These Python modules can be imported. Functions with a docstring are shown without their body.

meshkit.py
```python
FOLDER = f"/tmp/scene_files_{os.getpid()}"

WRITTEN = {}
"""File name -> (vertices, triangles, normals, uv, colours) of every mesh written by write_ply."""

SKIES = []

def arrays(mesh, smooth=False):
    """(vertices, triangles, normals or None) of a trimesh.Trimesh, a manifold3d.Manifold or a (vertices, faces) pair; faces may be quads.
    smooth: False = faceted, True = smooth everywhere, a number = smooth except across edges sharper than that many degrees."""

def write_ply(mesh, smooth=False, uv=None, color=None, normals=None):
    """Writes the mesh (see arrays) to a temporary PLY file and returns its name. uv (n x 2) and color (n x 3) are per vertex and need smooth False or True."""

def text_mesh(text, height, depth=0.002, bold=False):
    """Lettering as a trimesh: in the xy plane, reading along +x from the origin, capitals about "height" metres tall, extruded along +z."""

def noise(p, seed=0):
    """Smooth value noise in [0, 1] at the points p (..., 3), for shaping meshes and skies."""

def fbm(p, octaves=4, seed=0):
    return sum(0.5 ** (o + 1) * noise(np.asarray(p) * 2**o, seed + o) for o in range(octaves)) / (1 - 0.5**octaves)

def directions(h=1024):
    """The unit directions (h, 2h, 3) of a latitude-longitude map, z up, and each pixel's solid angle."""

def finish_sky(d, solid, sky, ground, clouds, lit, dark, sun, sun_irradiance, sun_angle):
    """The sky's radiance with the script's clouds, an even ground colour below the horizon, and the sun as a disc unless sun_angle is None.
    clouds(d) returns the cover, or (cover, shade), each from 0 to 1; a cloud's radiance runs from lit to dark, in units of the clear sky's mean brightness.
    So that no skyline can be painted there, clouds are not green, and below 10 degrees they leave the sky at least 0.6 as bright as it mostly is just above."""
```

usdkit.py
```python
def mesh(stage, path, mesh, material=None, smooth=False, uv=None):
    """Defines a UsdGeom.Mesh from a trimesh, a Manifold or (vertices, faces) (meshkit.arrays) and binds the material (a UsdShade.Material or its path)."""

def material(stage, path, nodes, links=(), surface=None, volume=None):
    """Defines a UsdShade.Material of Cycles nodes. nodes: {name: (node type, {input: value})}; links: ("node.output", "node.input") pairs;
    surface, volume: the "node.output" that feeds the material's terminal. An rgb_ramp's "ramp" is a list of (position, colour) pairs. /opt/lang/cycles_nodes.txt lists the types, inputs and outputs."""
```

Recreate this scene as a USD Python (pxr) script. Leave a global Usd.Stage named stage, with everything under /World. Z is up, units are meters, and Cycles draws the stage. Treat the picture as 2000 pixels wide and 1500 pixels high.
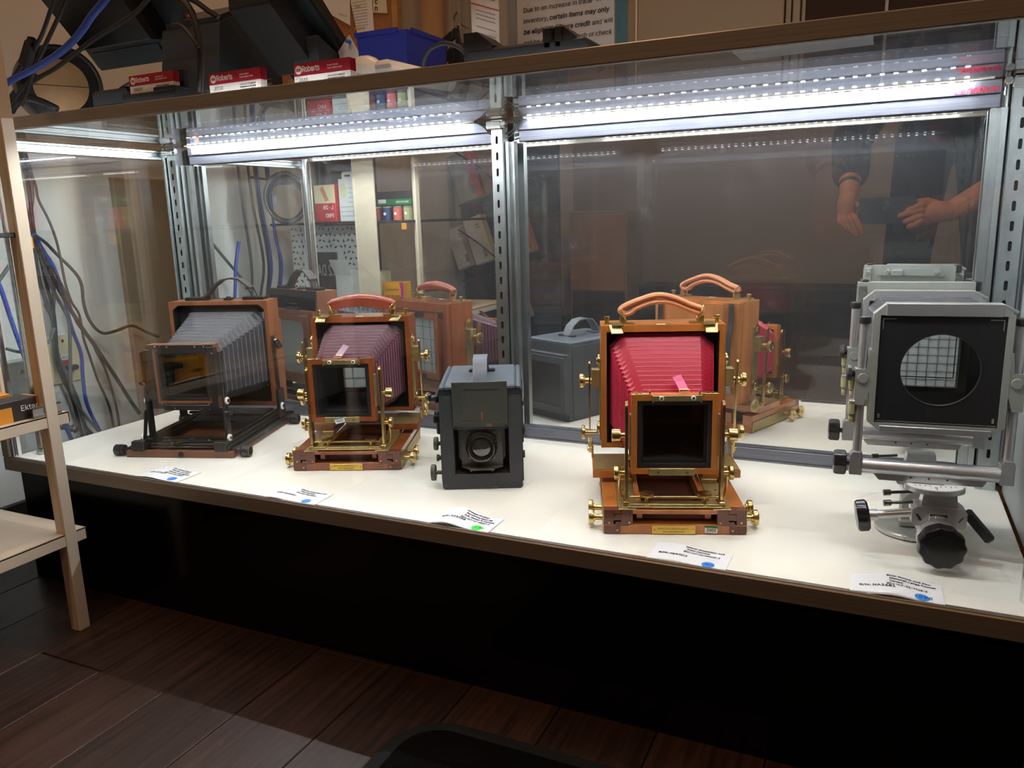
import math, random
import numpy as np, trimesh, usdkit, meshkit
from pxr import Usd, UsdGeom, UsdLux, UsdShade, Gf, Sdf
from shapely.geometry import Polygon, box as sbox, Point
from shapely import affinity, union_all

stage = Usd.Stage.CreateInMemory()
UsdGeom.SetStageUpAxis(stage, 'Z'); UsdGeom.SetStageMetersPerUnit(stage, 1.0)
UsdGeom.Xform.Define(stage, '/World'); UsdGeom.Scope.Define(stage, '/World/Looks')
rng = random.Random(7); nrg = np.random.default_rng(7)

# ---------------------------------------------------------------- camera, lights, exposure
CAM = np.array([0.0, -0.84, 0.609])
RX, RY, RZ = (np.array(v) for v in ((0.90623937, 0.06349102, -0.41797021), (0.42184813, -0.20088006, 0.88413311), (-0.02782737, -0.97755618, -0.20882899)))
# columns above: world x, y, z axes written as (right, down, forward) of the lens
right, down, fwd = (np.array([RX[i], RY[i], RZ[i]]) for i in range(3))
cam = UsdGeom.Camera.Define(stage, '/World/camera')
F_PX = 1540.45
cam.CreateHorizontalApertureAttr(36.0); cam.CreateFocalLengthAttr(36.0 * F_PX / 2000.0)
cam.CreateClippingRangeAttr((0.02, 100.0)); cam.CreateExposureAttr(0.0)
mtx = np.eye(4); mtx[0, :3] = right; mtx[1, :3] = -down; mtx[2, :3] = -fwd; mtx[3, :3] = CAM
cam.AddTransformOp().Set(Gf.Matrix4d(*mtx.ravel().tolist()))

def disk_light(name, loc, target, radius, power, color, spread=None):
    l = UsdLux.DiskLight.Define(stage, '/World/' + name)
    l.CreateRadiusAttr(radius); l.CreateColorAttr(Gf.Vec3f(*color))
    l.CreateIntensityAttr(power); l.CreateExposureAttr(0.0)
    z = np.array(loc, float) - np.array(target, float); z /= np.linalg.norm(z)
    x = np.cross([0, 1.0, 0.001], z); x /= np.linalg.norm(x); y = np.cross(z, x)
    m = np.eye(4); m[0, :3] = x; m[1, :3] = y; m[2, :3] = z; m[3, :3] = loc
    l.AddTransformOp().Set(Gf.Matrix4d(*m.ravel().tolist()))
    if spread:
        s = UsdLux.ShapingAPI.Apply(l.GetPrim()); s.CreateShapingConeAngleAttr(spread); s.CreateShapingConeSoftnessAttr(0.6)
    return l
WARM = (1.0, 0.62, 0.36)
# recessed ceiling downlights of the shop (tungsten): behind the counter, over the aisle, and further back
disk_light('downlight_counter', (-0.75, 0.62, 2.54), (-0.80, 0.1, 0), 0.04, 420, WARM)
disk_light('downlight_right', (0.75, 0.35, 2.54), (0.75, 0.3, 0), 0.06, 210, WARM)
disk_light('downlight_aisle', (0.35, -1.75, 2.54), (0.35, -1.75, 0), 0.06, 150, WARM)
disk_light('downlight_shelves', (-0.85, -1.25, 2.54), (-1.05, -1.1, 0), 0.06, 230, WARM)
LED_STRENGTH = 720.0

def world_dome(strength=0.012):
    d = UsdLux.DomeLight.Define(stage, '/World/dome'); d.CreateIntensityAttr(strength); d.CreateColorAttr(Gf.Vec3f(1.0, .8, .6))
world_dome()

# ---------------------------------------------------------------- materials
def lin(c):
    c = np.asarray(c, float) / 255.0
    return tuple(np.where(c <= .04045, c / 12.92, ((c + .055) / 1.055) ** 2.4))
M = {}
def pm(name, col, rough=.5, metal=0.0, noise=None, bump=None, var=0.0, col2=None, **kw):
    """principled; noise=((sx,sy,sz), amount) streaks the colour in object space, bump=((sx,sy,sz), strength)"""
    c = np.array(lin(col)); n = {'p': ('principled_bsdf', dict(base_color=tuple(c), roughness=rough, metallic=metal, **kw))}; L = []
    if noise or bump: n['tc'] = ('texture_coordinate', {})
    if noise:
        s, a = noise; c2 = np.array(lin(col2)) if col2 else c * (1 + a)
        n['m'] = ('mapping', dict(scale=s)); n['n'] = ('noise_texture', dict(scale=1.0, detail=4.0, roughness=.6, distortion=.3))
        n['r'] = ('rgb_ramp', dict(ramp=[(.3, tuple(np.clip(c * (1 - a), 0, 1))), (.5, tuple(c)), (.7, tuple(np.clip(c2, 0, 1)))]))
        L += [('tc.object', 'm.vector'), ('m.vector', 'n.vector'), ('n.fac', 'r.fac')]
        out = 'r.color'
        if var:
            n['oi'] = ('object_info', {}); n['mr'] = ('map_range', dict(to_min=1 - var, to_max=1 + var)); n['mx'] = ('mix_color', dict(blend_type='multiply', fac=1.0)); n['cc'] = ('combine_color', {})
            L += [('oi.random', 'mr.value'), ('mr.result', 'cc.r'), ('mr.result', 'cc.g'), ('mr.result', 'cc.b'), ('r.color', 'mx.a'), ('cc.color', 'mx.b')]; out = 'mx.result'
        L.append((out, 'p.base_color'))
    if bump:
        s, a = bump
        n['m2'] = ('mapping', dict(scale=s)); n['n2'] = ('noise_texture', dict(scale=1.0, detail=3.0)); n['b'] = ('bump', dict(strength=a, distance=.002))
        L += [('tc.object', 'm2.vector'), ('m2.vector', 'n2.vector'), ('n2.fac', 'b.height'), ('b.normal', 'p.normal')]
    M[name] = usdkit.material(stage, '/World/Looks/' + name, n, L, surface='p.BSDF')
def glassmat(name, f0, tint, rough=0.0):
    n = {'lw': ('layer_weight', dict(blend=.5)), 'pw': ('math', dict(math_type='power', value2=5.0)), 'ma': ('math', dict(math_type='multiply_add', value2=1 - f0, value3=f0)),
         't': ('transparent_bsdf', dict(color=tint)), 'g': ('glossy_bsdf', dict(color=(1, 1, 1), roughness=rough)), 'mx': ('mix_closure', {})}
    M[name] = usdkit.material(stage, '/World/Looks/' + name, n, [('lw.facing', 'pw.value1'), ('pw.value', 'ma.value1'), ('ma.value', 'mx.fac'), ('t.BSDF', 'mx.closure1'), ('g.BSDF', 'mx.closure2')], surface='mx.closure')
glassmat('pane', .042, (.975, .99, .983)); glassmat('acrylic', .045, (.97, .97, .97), .03)
# mirror with a film of dust and wiped smears on it
M['mirror'] = usdkit.material(stage, '/World/Looks/mirror', {
    'tc': ('texture_coordinate', {}), 'm': ('mapping', dict(scale=(7, 1, 7))), 'n': ('noise_texture', dict(scale=1.0, detail=5.0, roughness=.62, distortion=1.2)),
    'r': ('rgb_ramp', dict(ramp=[(.0, (.035,) * 3), (.56, (.04,) * 3), (.68, (.05,) * 3), (.74, (.11,) * 3), (1, (.13,) * 3)])),
    'g': ('glossy_bsdf', dict(color=(.80, .82, .81), roughness=0.0)), 'd': ('diffuse_bsdf', dict(color=(.75, .78, .85))), 'mx': ('mix_closure', {})},
    [('tc.object', 'm.vector'), ('m.vector', 'n.vector'), ('n.fac', 'r.fac'), ('r.color', 'mx.fac'), ('g.BSDF', 'mx.closure1'), ('d.BSDF', 'mx.closure2')], surface='mx.closure')
M['led'] = usdkit.material(stage, '/World/Looks/led', {'e': ('emission', dict(color=(.93, .97, 1.0), strength=LED_STRENGTH))}, surface='e.emission')
M['led_red'] = usdkit.material(stage, '/World/Looks/led_red', {'e': ('emission', dict(color=(1, .08, .04), strength=2.0))}, surface='e.emission')
M['ground_glass'] = usdkit.material(stage, '/World/Looks/ground_glass', {'d': ('diffuse_bsdf', dict(color=(.62, .66, .66))), 't': ('translucent_bsdf', dict(color=(.9, .93, .93))), 'g': ('glossy_bsdf', dict(roughness=.35)), 'm1': ('mix_closure', dict(fac=.62)), 'm2': ('mix_closure', dict(fac=.05))},
    [('d.BSDF', 'm1.closure1'), ('t.BSDF', 'm1.closure2'), ('m1.closure', 'm2.closure1'), ('g.BSDF', 'm2.closure2')], surface='m2.closure')
M['paper'] = usdkit.material(stage, '/World/Looks/paper', {'d': ('diffuse_bsdf', dict(color=lin((236, 236, 240)))), 't': ('translucent_bsdf', dict(color=(.8, .8, .8))), 'm1': ('mix_closure', dict(fac=.12))}, [('d.BSDF', 'm1.closure1'), ('t.BSDF', 'm1.closure2')], surface='m1.closure')
for i, c in enumerate([(62, 43, 35), (58, 40, 32), (66, 46, 37), (55, 38, 31)]):
    pm(f'plank_{i}', c, .38, noise=((110, 4.5, 1), .5), bump=((160, 9, 1), .12), specular_ior_level=.35)
pm('subfloor', (30, 24, 20), .8)
pm('wall_paint', (214, 214, 212), .75, bump=((90, 90, 90), .06)); pm('wall_beige', (160, 144, 124), .8)
pm('wall_brown', (150, 140, 132), .8); pm('dark_skirting', (26, 24, 24), .5); pm('ceiling_white', (200, 196, 188), .9)
pm('cork', (168, 112, 66), .9, noise=((260, 260, 260), .35)); pm('tan_wood', (190, 140, 88), .55, noise=((8, 60, 60), .2))
pm('black_gloss', (9, 9, 10), .16, specular_ior_level=.3)
pm('steel_trim', (158, 150, 140), .42, .55, noise=((3, 300, 300), .12)); pm('chrome', (225, 226, 228), .12, 1.0)
pm('galvanised', (196, 203, 204), .30, 1.0, noise=((60, 60, 22), .14)); pm('brushed_alu', (122, 124, 136), .40, .9, noise=((4, 700, 700), .2))
pm('dark_slot', (40, 42, 44), .6); pm('laminate', (232, 228, 218), .42, noise=((9, 9, 9), .018)); pm('grey_panel', (150, 154, 156), .42, .25)
pm('wood_cherry', (180, 108, 48), .24, noise=((45, 45, 5), .22), coat_weight=.5, coat_roughness=.1)
pm('wood_mahogany', (134, 70, 36), .22, noise=((45, 45, 5), .25), coat_weight=.6, coat_roughness=.08)
pm('wood_end', (98, 50, 34), .3, noise=((60, 60, 20), .25), coat_weight=.4); pm('wood_inner', (84, 42, 24), .4, noise=((40, 6, 40), .25))
pm('wood_walnut', (124, 74, 46), .38, noise=((45, 45, 5), .3)); pm('wood_bar', (112, 68, 50), .4, noise=((5, 60, 60), .3))
pm('brass', (204, 180, 120), .26, 1.0, noise=((30, 30, 30), .1)); pm('brass_plate', (180, 162, 112), .42, .9, noise=((60, 60, 60), .12)); pm('brass_yellow', (222, 184, 84), .3, .8)
pm('steel_spring', (120, 118, 114), .3, 1.0)
pm('bellows_red', (168, 16, 46), .42, bump=((500, 500, 500), .08)); pm('bellows_purple', (84, 44, 58), .45, bump=((500, 500, 500), .08)); pm('bellows_black', (52, 53, 60), .42, bump=((400, 400, 400), .1))
pm('fold_lit_red', (206, 62, 92), .4); pm('fold_lit_purple', (140, 98, 110), .4); pm('fold_lit_grey', (112, 114, 120), .4)  # paler than the bellows: crease wear plus painted ridge highlights
pm('strap_pink', (206, 84, 122), .6); pm('strap_mauve', (150, 120, 138), .6)
pm('black_inside', (12, 12, 13), .75); pm('black_board', (26, 26, 29), .5); pm('black_metal', (38, 38, 40), .38, .3); pm('black_knob', (24, 24, 25), .22)
pm('leatherette', (50, 54, 58), .5, bump=((900, 900, 900), .35), noise=((25, 25, 25), .12)); pm('leatherette_top', (74, 82, 92), .42, bump=((500, 500, 500), .2))
pm('olive_metal', (72, 74, 68), .4, .2); pm('rust', (120, 84, 58), .7); pm('strap_grey', (88, 92, 102), .5); pm('lens_glass', (46, 48, 46), .03, 0, specular_ior_level=1.0, coat_weight=1.0)
pm('leather_tan', (182, 112, 66), .42, bump=((300, 300, 300), .2)); pm('leather_red', (134, 62, 44), .3, bump=((300, 300, 300), .2)); pm('leather_black', (48, 44, 42), .5)
pm('sinar_grey', (152, 154, 148), .42, .15); pm('satin_alu', (206, 206, 208), .30, .75); pm('sinar_black', (36, 36, 38), .35)
pm('vial', (214, 210, 158), .15, 0, transmission_weight=.4); pm('white_plastic', (235, 232, 226), .35); pm('ivory', (222, 212, 172), .45)
pm('card_white', (238, 236, 234), .5); pm('card_red', (164, 24, 52), .5); pm('ink', (40, 40, 52), .7); pm('ink_grey', (150, 146, 142), .7); pm('blue_dot', (52, 136, 232), .6); pm('green_dot', (52, 216, 60), .6)
pm('blue_plastic', (44, 62, 176), .4); pm('black_plastic', (34, 36, 40), .42); pm('black_satin', (26, 26, 28), .3); pm('monitor_back', (48, 54, 60), .45); pm('dark_blue', (44, 62, 100), .4)
pm('cardboard', (170, 128, 88), .8); pm('yellow_box', (238, 164, 24), .45); pm('magenta', (176, 46, 132), .5); pm('dark_box', (48, 40, 36), .5); pm('red_box', (196, 36, 40), .45); pm('white_box', (226, 228, 230), .6)
pm('cream_paint', (226, 208, 186), .4, noise=((14, 14, 14), .03)); pm('green_print', (30, 120, 62), .5); pm('teal', (84, 132, 150), .5); pm('pink_print', (208, 96, 84), .6); pm('grey_print', (176, 176, 178), .6)
pm('cable_black', (36, 37, 40), .5); pm('cable_blue', (44, 78, 178), .45); pm('cable_brown', (58, 42, 40), .5); pm('cable_grey', (92, 96, 98), .5)
pm('skin', (196, 128, 98), .5, subsurface_weight=.15, subsurface_radius=(.01, .004, .002)); pm('shirt', (34, 30, 34), .85); pm('jeans', (30, 34, 48), .85); pm('hair', (60, 46, 38), .7); pm('shoe', (26, 24, 24), .5)
pm('mat_dark', (9, 7, 6), .95, specular_ior_level=.1, noise=((420, 420, 420), .9), bump=((300, 300, 300), .8)); pm('pegboard', (38, 42, 48), .6); pm('disc_tan', (196, 158, 116), .35, .3, noise=((4, 20, 20), .18)); pm('white_scale', (236, 236, 234), .4)
pm('film_orange', (226, 148, 40), .45); pm('silver_print', (190, 190, 186), .3, .8); pm('orange_line', (214, 96, 40), .6); pm('yellow_line', (206, 190, 90), .7); pm('dark_glass', (58, 46, 40), .15); pm('mat_edge', (8, 8, 8), .9); pm('purple_felt', (92, 36, 62), .8)

# ---------------------------------------------------------------- mesh helpers
cat_ = trimesh.util.concatenate
def TM(v, f): return trimesh.Trimesh(np.asarray(v, float), np.asarray(f, int), process=False)
def bx(x0, x1, y0, y1, z0, z1, b=0.0):
    """box from ranges with chamfer b"""
    x0, x1 = min(x0, x1), max(x0, x1); y0, y1 = min(y0, y1), max(y0, y1); z0, z1 = min(z0, z1), max(z0, z1)
    if b <= 0:
        m = trimesh.creation.box([x1 - x0, y1 - y0, z1 - z0]); m.apply_translation([(x0 + x1) / 2, (y0 + y1) / 2, (z0 + z1) / 2]); return m
    b = min(b, (x1 - x0) * .45, (y1 - y0) * .45, (z1 - z0) * .45); P = []
    for sx, X in ((1, x0), (-1, x1)):
        for sy, Y in ((1, y0), (-1, y1)):
            for sz, Z in ((1, z0), (-1, z1)):
                P += [(X + sx * b, Y + sy * b, Z), (X + sx * b, Y, Z + sz * b), (X, Y + sy * b, Z + sz * b)]
    return trimesh.convex.convex_hull(np.array(P))
def frame_basis(d):
    d = np.asarray(d, float); d = d / np.linalg.norm(d); a = np.array([0, 0, 1.0]) if abs(d[2]) < .9 else np.array([1.0, 0, 0])
    u = np.cross(a, d); u /= np.linalg.norm(u); return u, np.cross(d, u), d
def rings(P, closed_ends=True):
    """P (n, m, 3): rings of m points lofted"""
    P = np.asarray(P, float); n, m = P.shape[:2]; v = P.reshape(-1, 3); f = []
    for i in range(n - 1):
        for j in range(m):
            a, b_ = i * m + j, i * m + (j + 1) % m; f += [(a, b_, b_ + m), (a, b_ + m, a + m)]
    if closed_ends:
        v = np.vstack([v, P[0].mean(0), P[-1].mean(0)]); k = n * m
        for j in range(m): f += [(k, (j + 1) % m, j), (k + 1, (n - 1) * m + j, (n - 1) * m + (j + 1) % m)]
    return TM(v, f)
def lathe(prof, p0, d, n=24, lobes=0, amp=0.0):
    """prof [(r, t)] turned about the axis from p0 along d"""
    u, w, d = frame_basis(d); a = np.arange(n) * 2 * np.pi / n; R = []; loop = tuple(prof[0]) == tuple(prof[-1])
    for r, t in prof:
        rr = r * (1 + amp * np.cos(lobes * a)) if lobes else np.full(n, r)
        R.append(np.asarray(p0) + d * t + rr[:, None] * (np.cos(a)[:, None] * u + np.sin(a)[:, None] * w))
    return rings(R, not loop)
def cyl(p0, p1, r, n=16, ch=0.0):
    p0, p1 = np.asarray(p0, float), np.asarray(p1, float); L = np.linalg.norm(p1 - p0)
    pr = [(r, 0), (r, L)] if ch <= 0 else [(r - ch, 0), (r, ch), (r, L - ch), (r - ch, L)]
    return lathe(pr, p0, p1 - p0, n)
def tube(pts, r, n=8, smooth=0, flat=None):
    """a round (or flat=(a,b) oval) tube along pts; smooth resamples with a Catmull-Rom curve"""
    p = np.asarray(pts, float)
    if smooth:
        q = np.vstack([2 * p[0] - p[1], p, 2 * p[-1] - p[-2]]); o = []
        for i in range(1, len(q) - 2):
            for t in np.linspace(0, 1, smooth, endpoint=False):
                a, b_, c, d = q[i - 1:i + 3]; o.append(.5 * (2 * b_ + (c - a) * t + (2 * a - 5 * b_ + 4 * c - d) * t * t + (3 * b_ - a - 3 * c + d) * t ** 3))
        p = np.array(o + [p[-1]])
    t = np.gradient(p, axis=0); t /= np.linalg.norm(t, axis=1, keepdims=True) + 1e-12
    u, w, _ = frame_basis(t[0]); a = np.arange(n) * 2 * np.pi / n; R = []
    rr = np.broadcast_to(r, (len(p),)); fa = flat or (1, 1)
    for k in range(len(p)):
        u = u - t[k] * (u @ t[k]); u /= np.linalg.norm(u); w = np.cross(t[k], u)
        R.append(p[k] + rr[k] * (fa[0] * np.cos(a)[:, None] * u + fa[1] * np.sin(a)[:, None] * w))
    return rings(R)
def ribbon(pts, width, thick, side=(0, 1, 0)):
    """a flat strap along pts; its width lies along side"""
    p = np.asarray(pts, float); t = np.gradient(p, axis=0); t /= np.linalg.norm(t, axis=1, keepdims=True); s = np.asarray(side, float); R = []
    for k in range(len(p)):
        w = s - t[k] * (s @ t[k]); w /= np.linalg.norm(w); nn = np.cross(t[k], w)
        R.append([p[k] + w * width / 2 + nn * thick / 2, p[k] - w * width / 2 + nn * thick / 2, p[k] - w * width / 2 - nn * thick / 2, p[k] + w * width / 2 - nn * thick / 2])
    return rings(R)
def ext(poly, h, axis='y', at=0.0):
    """extrude a shapely polygon; axis y: polygon in (x, z), going +y from at; x: polygon in (y, z); z: polygon in (x, y)"""
    gs = list(getattr(poly, 'geoms', [poly])); ms = []
    for g in gs:
        if g.is_empty or g.area < 1e-10: continue
        m = trimesh.creation.extrude_polygon(g, h, engine='earcut'); v = m.vertices.copy()
        if axis == 'y': m.vertices = np.c_[v[:, 0], at + h - v[:, 2], v[:, 1]]
        elif axis == 'x': m.vertices = np.c_[at + v[:, 2], v[:, 0], v[:, 1]]
        else: m.vertices = np.c_[v[:, 0], v[:, 1], at + v[:, 2]]
        ms.append(TM(m.vertices, m.faces))
    return cat_(ms)
def P2(*pts): return Polygon(pts)
def rrect(x0, x1, z0, z1, r, q=4): return sbox(x0 + r, z0 + r, x1 - r, z1 - r).buffer(r, quad_segs=q)
def tx(m, loc=(0, 0, 0), rx=0, ry=0, rz=0):
    m = m.copy()
    for a, ax in ((rx, (1, 0, 0)), (ry, (0, 1, 0)), (rz, (0, 0, 1))):
        if a: m.apply_transform(trimesh.transformations.rotation_matrix(math.radians(a), ax))
    m.apply_translation(loc); return m
def text(s, h, loc=(0, 0, 0), depth=.0004, bold=False, rx=90, ry=0, rz=0, width=None, shear=0.0, flipped=False):
    m = meshkit.text_mesh(s, h, depth, bold)
    if width: m.apply_scale([width / m.extents[0], 1, 1])
    if shear: m.vertices = np.c_[m.vertices[:, 0] + shear * m.vertices[:, 1], m.vertices[:, 1:]]
    if flipped: m.apply_transform(trimesh.transformations.rotation_matrix(math.pi, (0, 0, 1), m.bounds.mean(0)))
    return tx(m, loc, rx, ry, rz)
def bellows(rear, front, n, amp, ch):
    """pleated bag: rear/front = (cx, y, cz, half width, half height)"""
    R = []; rear, front = np.array(rear, float), np.array(front, float)
    for k in range(2 * n + 1):
        t = k / (2 * n); cx, y, cz, hw, hh = rear + (front - rear) * t; s = amp if k % 2 else -amp; c = ch * (1 - .3 * t)
        a, b_ = hw + s, hh - s
        R.append([(cx + u, y, cz + w) for u, w in ((a, -(hh - c)), (a, hh - c), (hw - c, b_), (-(hw - c), b_), (-a, hh - c), (-a, -(hh - c)), (-(hw - c), -b_), (hw - c, -b_))])
    return rings(R, False)

# ---------------------------------------------------------------- scene helpers
used = {}
def numbered(parent, name):
    k = (parent, name); i = used.get(k, -1) + 1; used[k] = i
    return name if i == 0 else f'{name}_{i:03d}'
def setd(p, label=None, cat=None, group=None, kind=None):
    for k, v in (('label', label), ('category', cat), ('group', group), ('kind', kind)):
        if v: p.SetCustomDataByKey(k, v)
    return p
def thing(name, label=None, cat=None, loc=(0, 0, 0), rz=0.0, group=None, kind=None):
    path = '/World/' + numbered('/World', name); x = UsdGeom.Xform.Define(stage, path)
    x.AddTranslateOp().Set(Gf.Vec3d(*map(float, loc)))
    if rz: x.AddRotateZOp().Set(float(rz))
    setd(x.GetPrim(), label, cat, group, kind); return path
def part(parent, name, mesh, mat, label=None, smooth=False, kind=None):
    path = parent + '/' + numbered(parent, name)
    if isinstance(mesh, list): mesh = cat_(mesh)
    p = usdkit.mesh(stage, path, mesh, M[mat], smooth=smooth); setd(p.GetPrim(), label, kind=kind); return path
def single(name, mesh, mat, label, cat, group=None, smooth=False, kind=None):
    """a thing that is one mesh, its origin at its base"""
    if isinstance(mesh, list): mesh = cat_(mesh)
    c = mesh.bounds.mean(0); c[2] = mesh.bounds[0][2]; m = mesh.copy(); m.apply_translation(-c)
    path = '/World/' + numbered('/World', name); p = usdkit.mesh(stage, path, m, M[mat], smooth=smooth)
    p.AddTranslateOp().Set(Gf.Vec3d(*map(float, c))); setd(p.GetPrim(), label, cat, group, kind); return path
SM = 35
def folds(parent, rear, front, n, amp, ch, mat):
    """added cord on each pleat crease; wear and ridge highlight put into its colour"""
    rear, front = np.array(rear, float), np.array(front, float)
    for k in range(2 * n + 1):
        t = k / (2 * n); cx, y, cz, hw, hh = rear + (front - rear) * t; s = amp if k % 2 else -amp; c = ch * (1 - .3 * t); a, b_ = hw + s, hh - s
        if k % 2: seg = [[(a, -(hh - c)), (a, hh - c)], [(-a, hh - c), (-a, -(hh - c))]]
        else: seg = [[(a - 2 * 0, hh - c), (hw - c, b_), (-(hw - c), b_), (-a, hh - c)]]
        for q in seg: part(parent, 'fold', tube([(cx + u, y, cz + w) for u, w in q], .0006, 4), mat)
# ================================================================ the room
ZT, ZD = 0.770, 0.2196           # top of the case's glass, top of its white deck
fl = thing('floor', kind='structure')
part(fl, 'underlay', bx(-1.9, 1.6, -2.75, 1.1, -.06, -.006), 'subfloor')
pw, k = .125, 0
for i in range(-12, 12):
    x0 = -.461 + i * pw; y = -2.75 + (i * .437) % 1.15 - 1.15
    while y < 1.1:
        y0, y1 = max(y, -2.75), min(y + 1.2, 1.1)
        if y1 - y0 > .02:
            part(fl, 'plank', bx(x0 + .0007, x0 + pw - .0007, y0 + .0007, y1 - .0007, -.006, rng.uniform(-.0003, .0003), .0009), f'plank_{rng.randrange(4)}')
        y += 1.2
XW = -1.62
def wall(name, m, mat='wall_paint'): p = thing(name, kind='structure'); part(p, 'surface', m, mat); return p
wl = wall('wall_left', [bx(XW - .1, XW, -2.75, .46, 0, 2.55)])
part(wl, 'return_panel', bx(XW - .1, XW + .012, .46, .98, 0, .72, .003), 'wall_beige')  # added panel; its browner tone paints in a band of reflection
part(wl, 'upper_panel', bx(XW - .1, XW, .46, .98, .72, 2.55), 'wall_paint')
wb = wall('wall_back', bx(-1.72, 1.6, .98, 1.08, 0, 2.55), 'wall_beige')
wall('wall_front', bx(-1.72, 1.6, -2.75, -2.65, 0, 2.55), 'wall_brown'); wall('wall_right', bx(1.5, 1.6, -2.65, .98, 0, 2.55), 'wall_beige')
wall('ceiling', bx(-1.72, 1.6, -2.75, 1.08, 2.55, 2.62), 'ceiling_white')
wall('baseboard_left', bx(XW, XW + .012, -2.65, .46, 0, .05, .002), 'dark_skirting'); wall('baseboard_front', bx(XW + .012, 1.5, -2.65, -2.63, 0, .18, .003), 'dark_skirting')
# door casing and dark glazed panel on the back wall (top right of the picture)
t1 = thing('trim_1', kind='structure')
for i, (a, b_) in enumerate(((-.213, -.203), (-.2, -.186), (-.183, -.176))): part(t1, 'moulding', bx(a, b_, .956 + .004 * i, .98, .05, 2.2, .001), 'wall_beige')
w1 = thing('window_1', kind='structure')
part(w1, 'pane', bx(-.175, .62, .968, .974, .6, 2.1), 'dark_glass')
for x in (-.03, .28): part(w1, 'glazing_bar', bx(x, x + .006, .962, .968, .6, 2.1, .001), 'grey_print')
part(w1, 'backing', bx(-.175, .62, .975, .98, .6, 2.1), 'wall_brown')

# ================================================================ the display case
XL, XR, YM, YF = -1.372, .166, .41, -.02
dc = thing('display_case', 'long glass display case with a lit mirrored interior on a black base', 'display case')
part(dc, 'base', bx(XL + .03, XR - .01, YF + .004, .44, 0.0, .1985, .001), 'black_gloss')
part(dc, 'deck', bx(XL + .008, XR - .004, YF + .009, .44, .199, ZD, .0008), 'laminate')
part(dc, 'bottom_rail', [bx(XL, XR + .02, YF - .004, YF + .0008, .1985, .2210, .0012), bx(XL, XR + .02, YF - .001, YF + .003, .2205, .2222, .0005)], 'steel_trim')
part(dc, 'glass_channel', bx(XL + .01, XR, YF + .0062, YF + .0085, .21, .2206, .0004), 'brushed_alu')
part(dc, 'top_rail', bx(XL, XR + .02, YF - .004, YF + .006, .7575, .7756, .0012), 'steel_trim')
part(dc, 'side_stile', bx(XL, XL + .017, YF - .004, YF + .006, .2222, .7575, .001), 'steel_trim')
part(dc, 'corner_strip', [bx(XL + .019, XL + .022, YF + .006, YF + .010, .2235, .7575), bx(XL + .026, XL + .029, YF + .006, YF + .012, .2235, .7575)], 'chrome')
part(dc, 'front_glass', bx(XL + .017, XR + .02, YF + .001, YF + .0055, .2222, .7575), 'pane')
part(dc, 'side_glass', bx(XL + .002, XL + .006, .012, .44, .2196, .762), 'pane')
part(dc, 'side_panel', bx(XR, XR + .004, .012, .44, .2196, .762), 'grey_panel')
part(dc, 'top_glass', bx(XL + .002, XR + .02, YF + .007, .44, .7635, ZT), 'pane')
for a, b_ in ((XL + .02, -.583), (-.5828, XR)): part(dc, 'mirror', bx(a, b_, YM, YM + .004, .2196, .762), 'mirror')
part(dc, 'mirror_backing', bx(XL + .008, XR, YM + .0045, YM + .012, .2196, .762), 'black_inside')
part(dc, 'mirror_track', [bx(XL + .02, XR, .398, YM - .0005, ZD, ZD + .0205, .0006), bx(XL + .02, XR, .396, .3995, ZD, ZD + .003)], 'brushed_alu')
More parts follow.
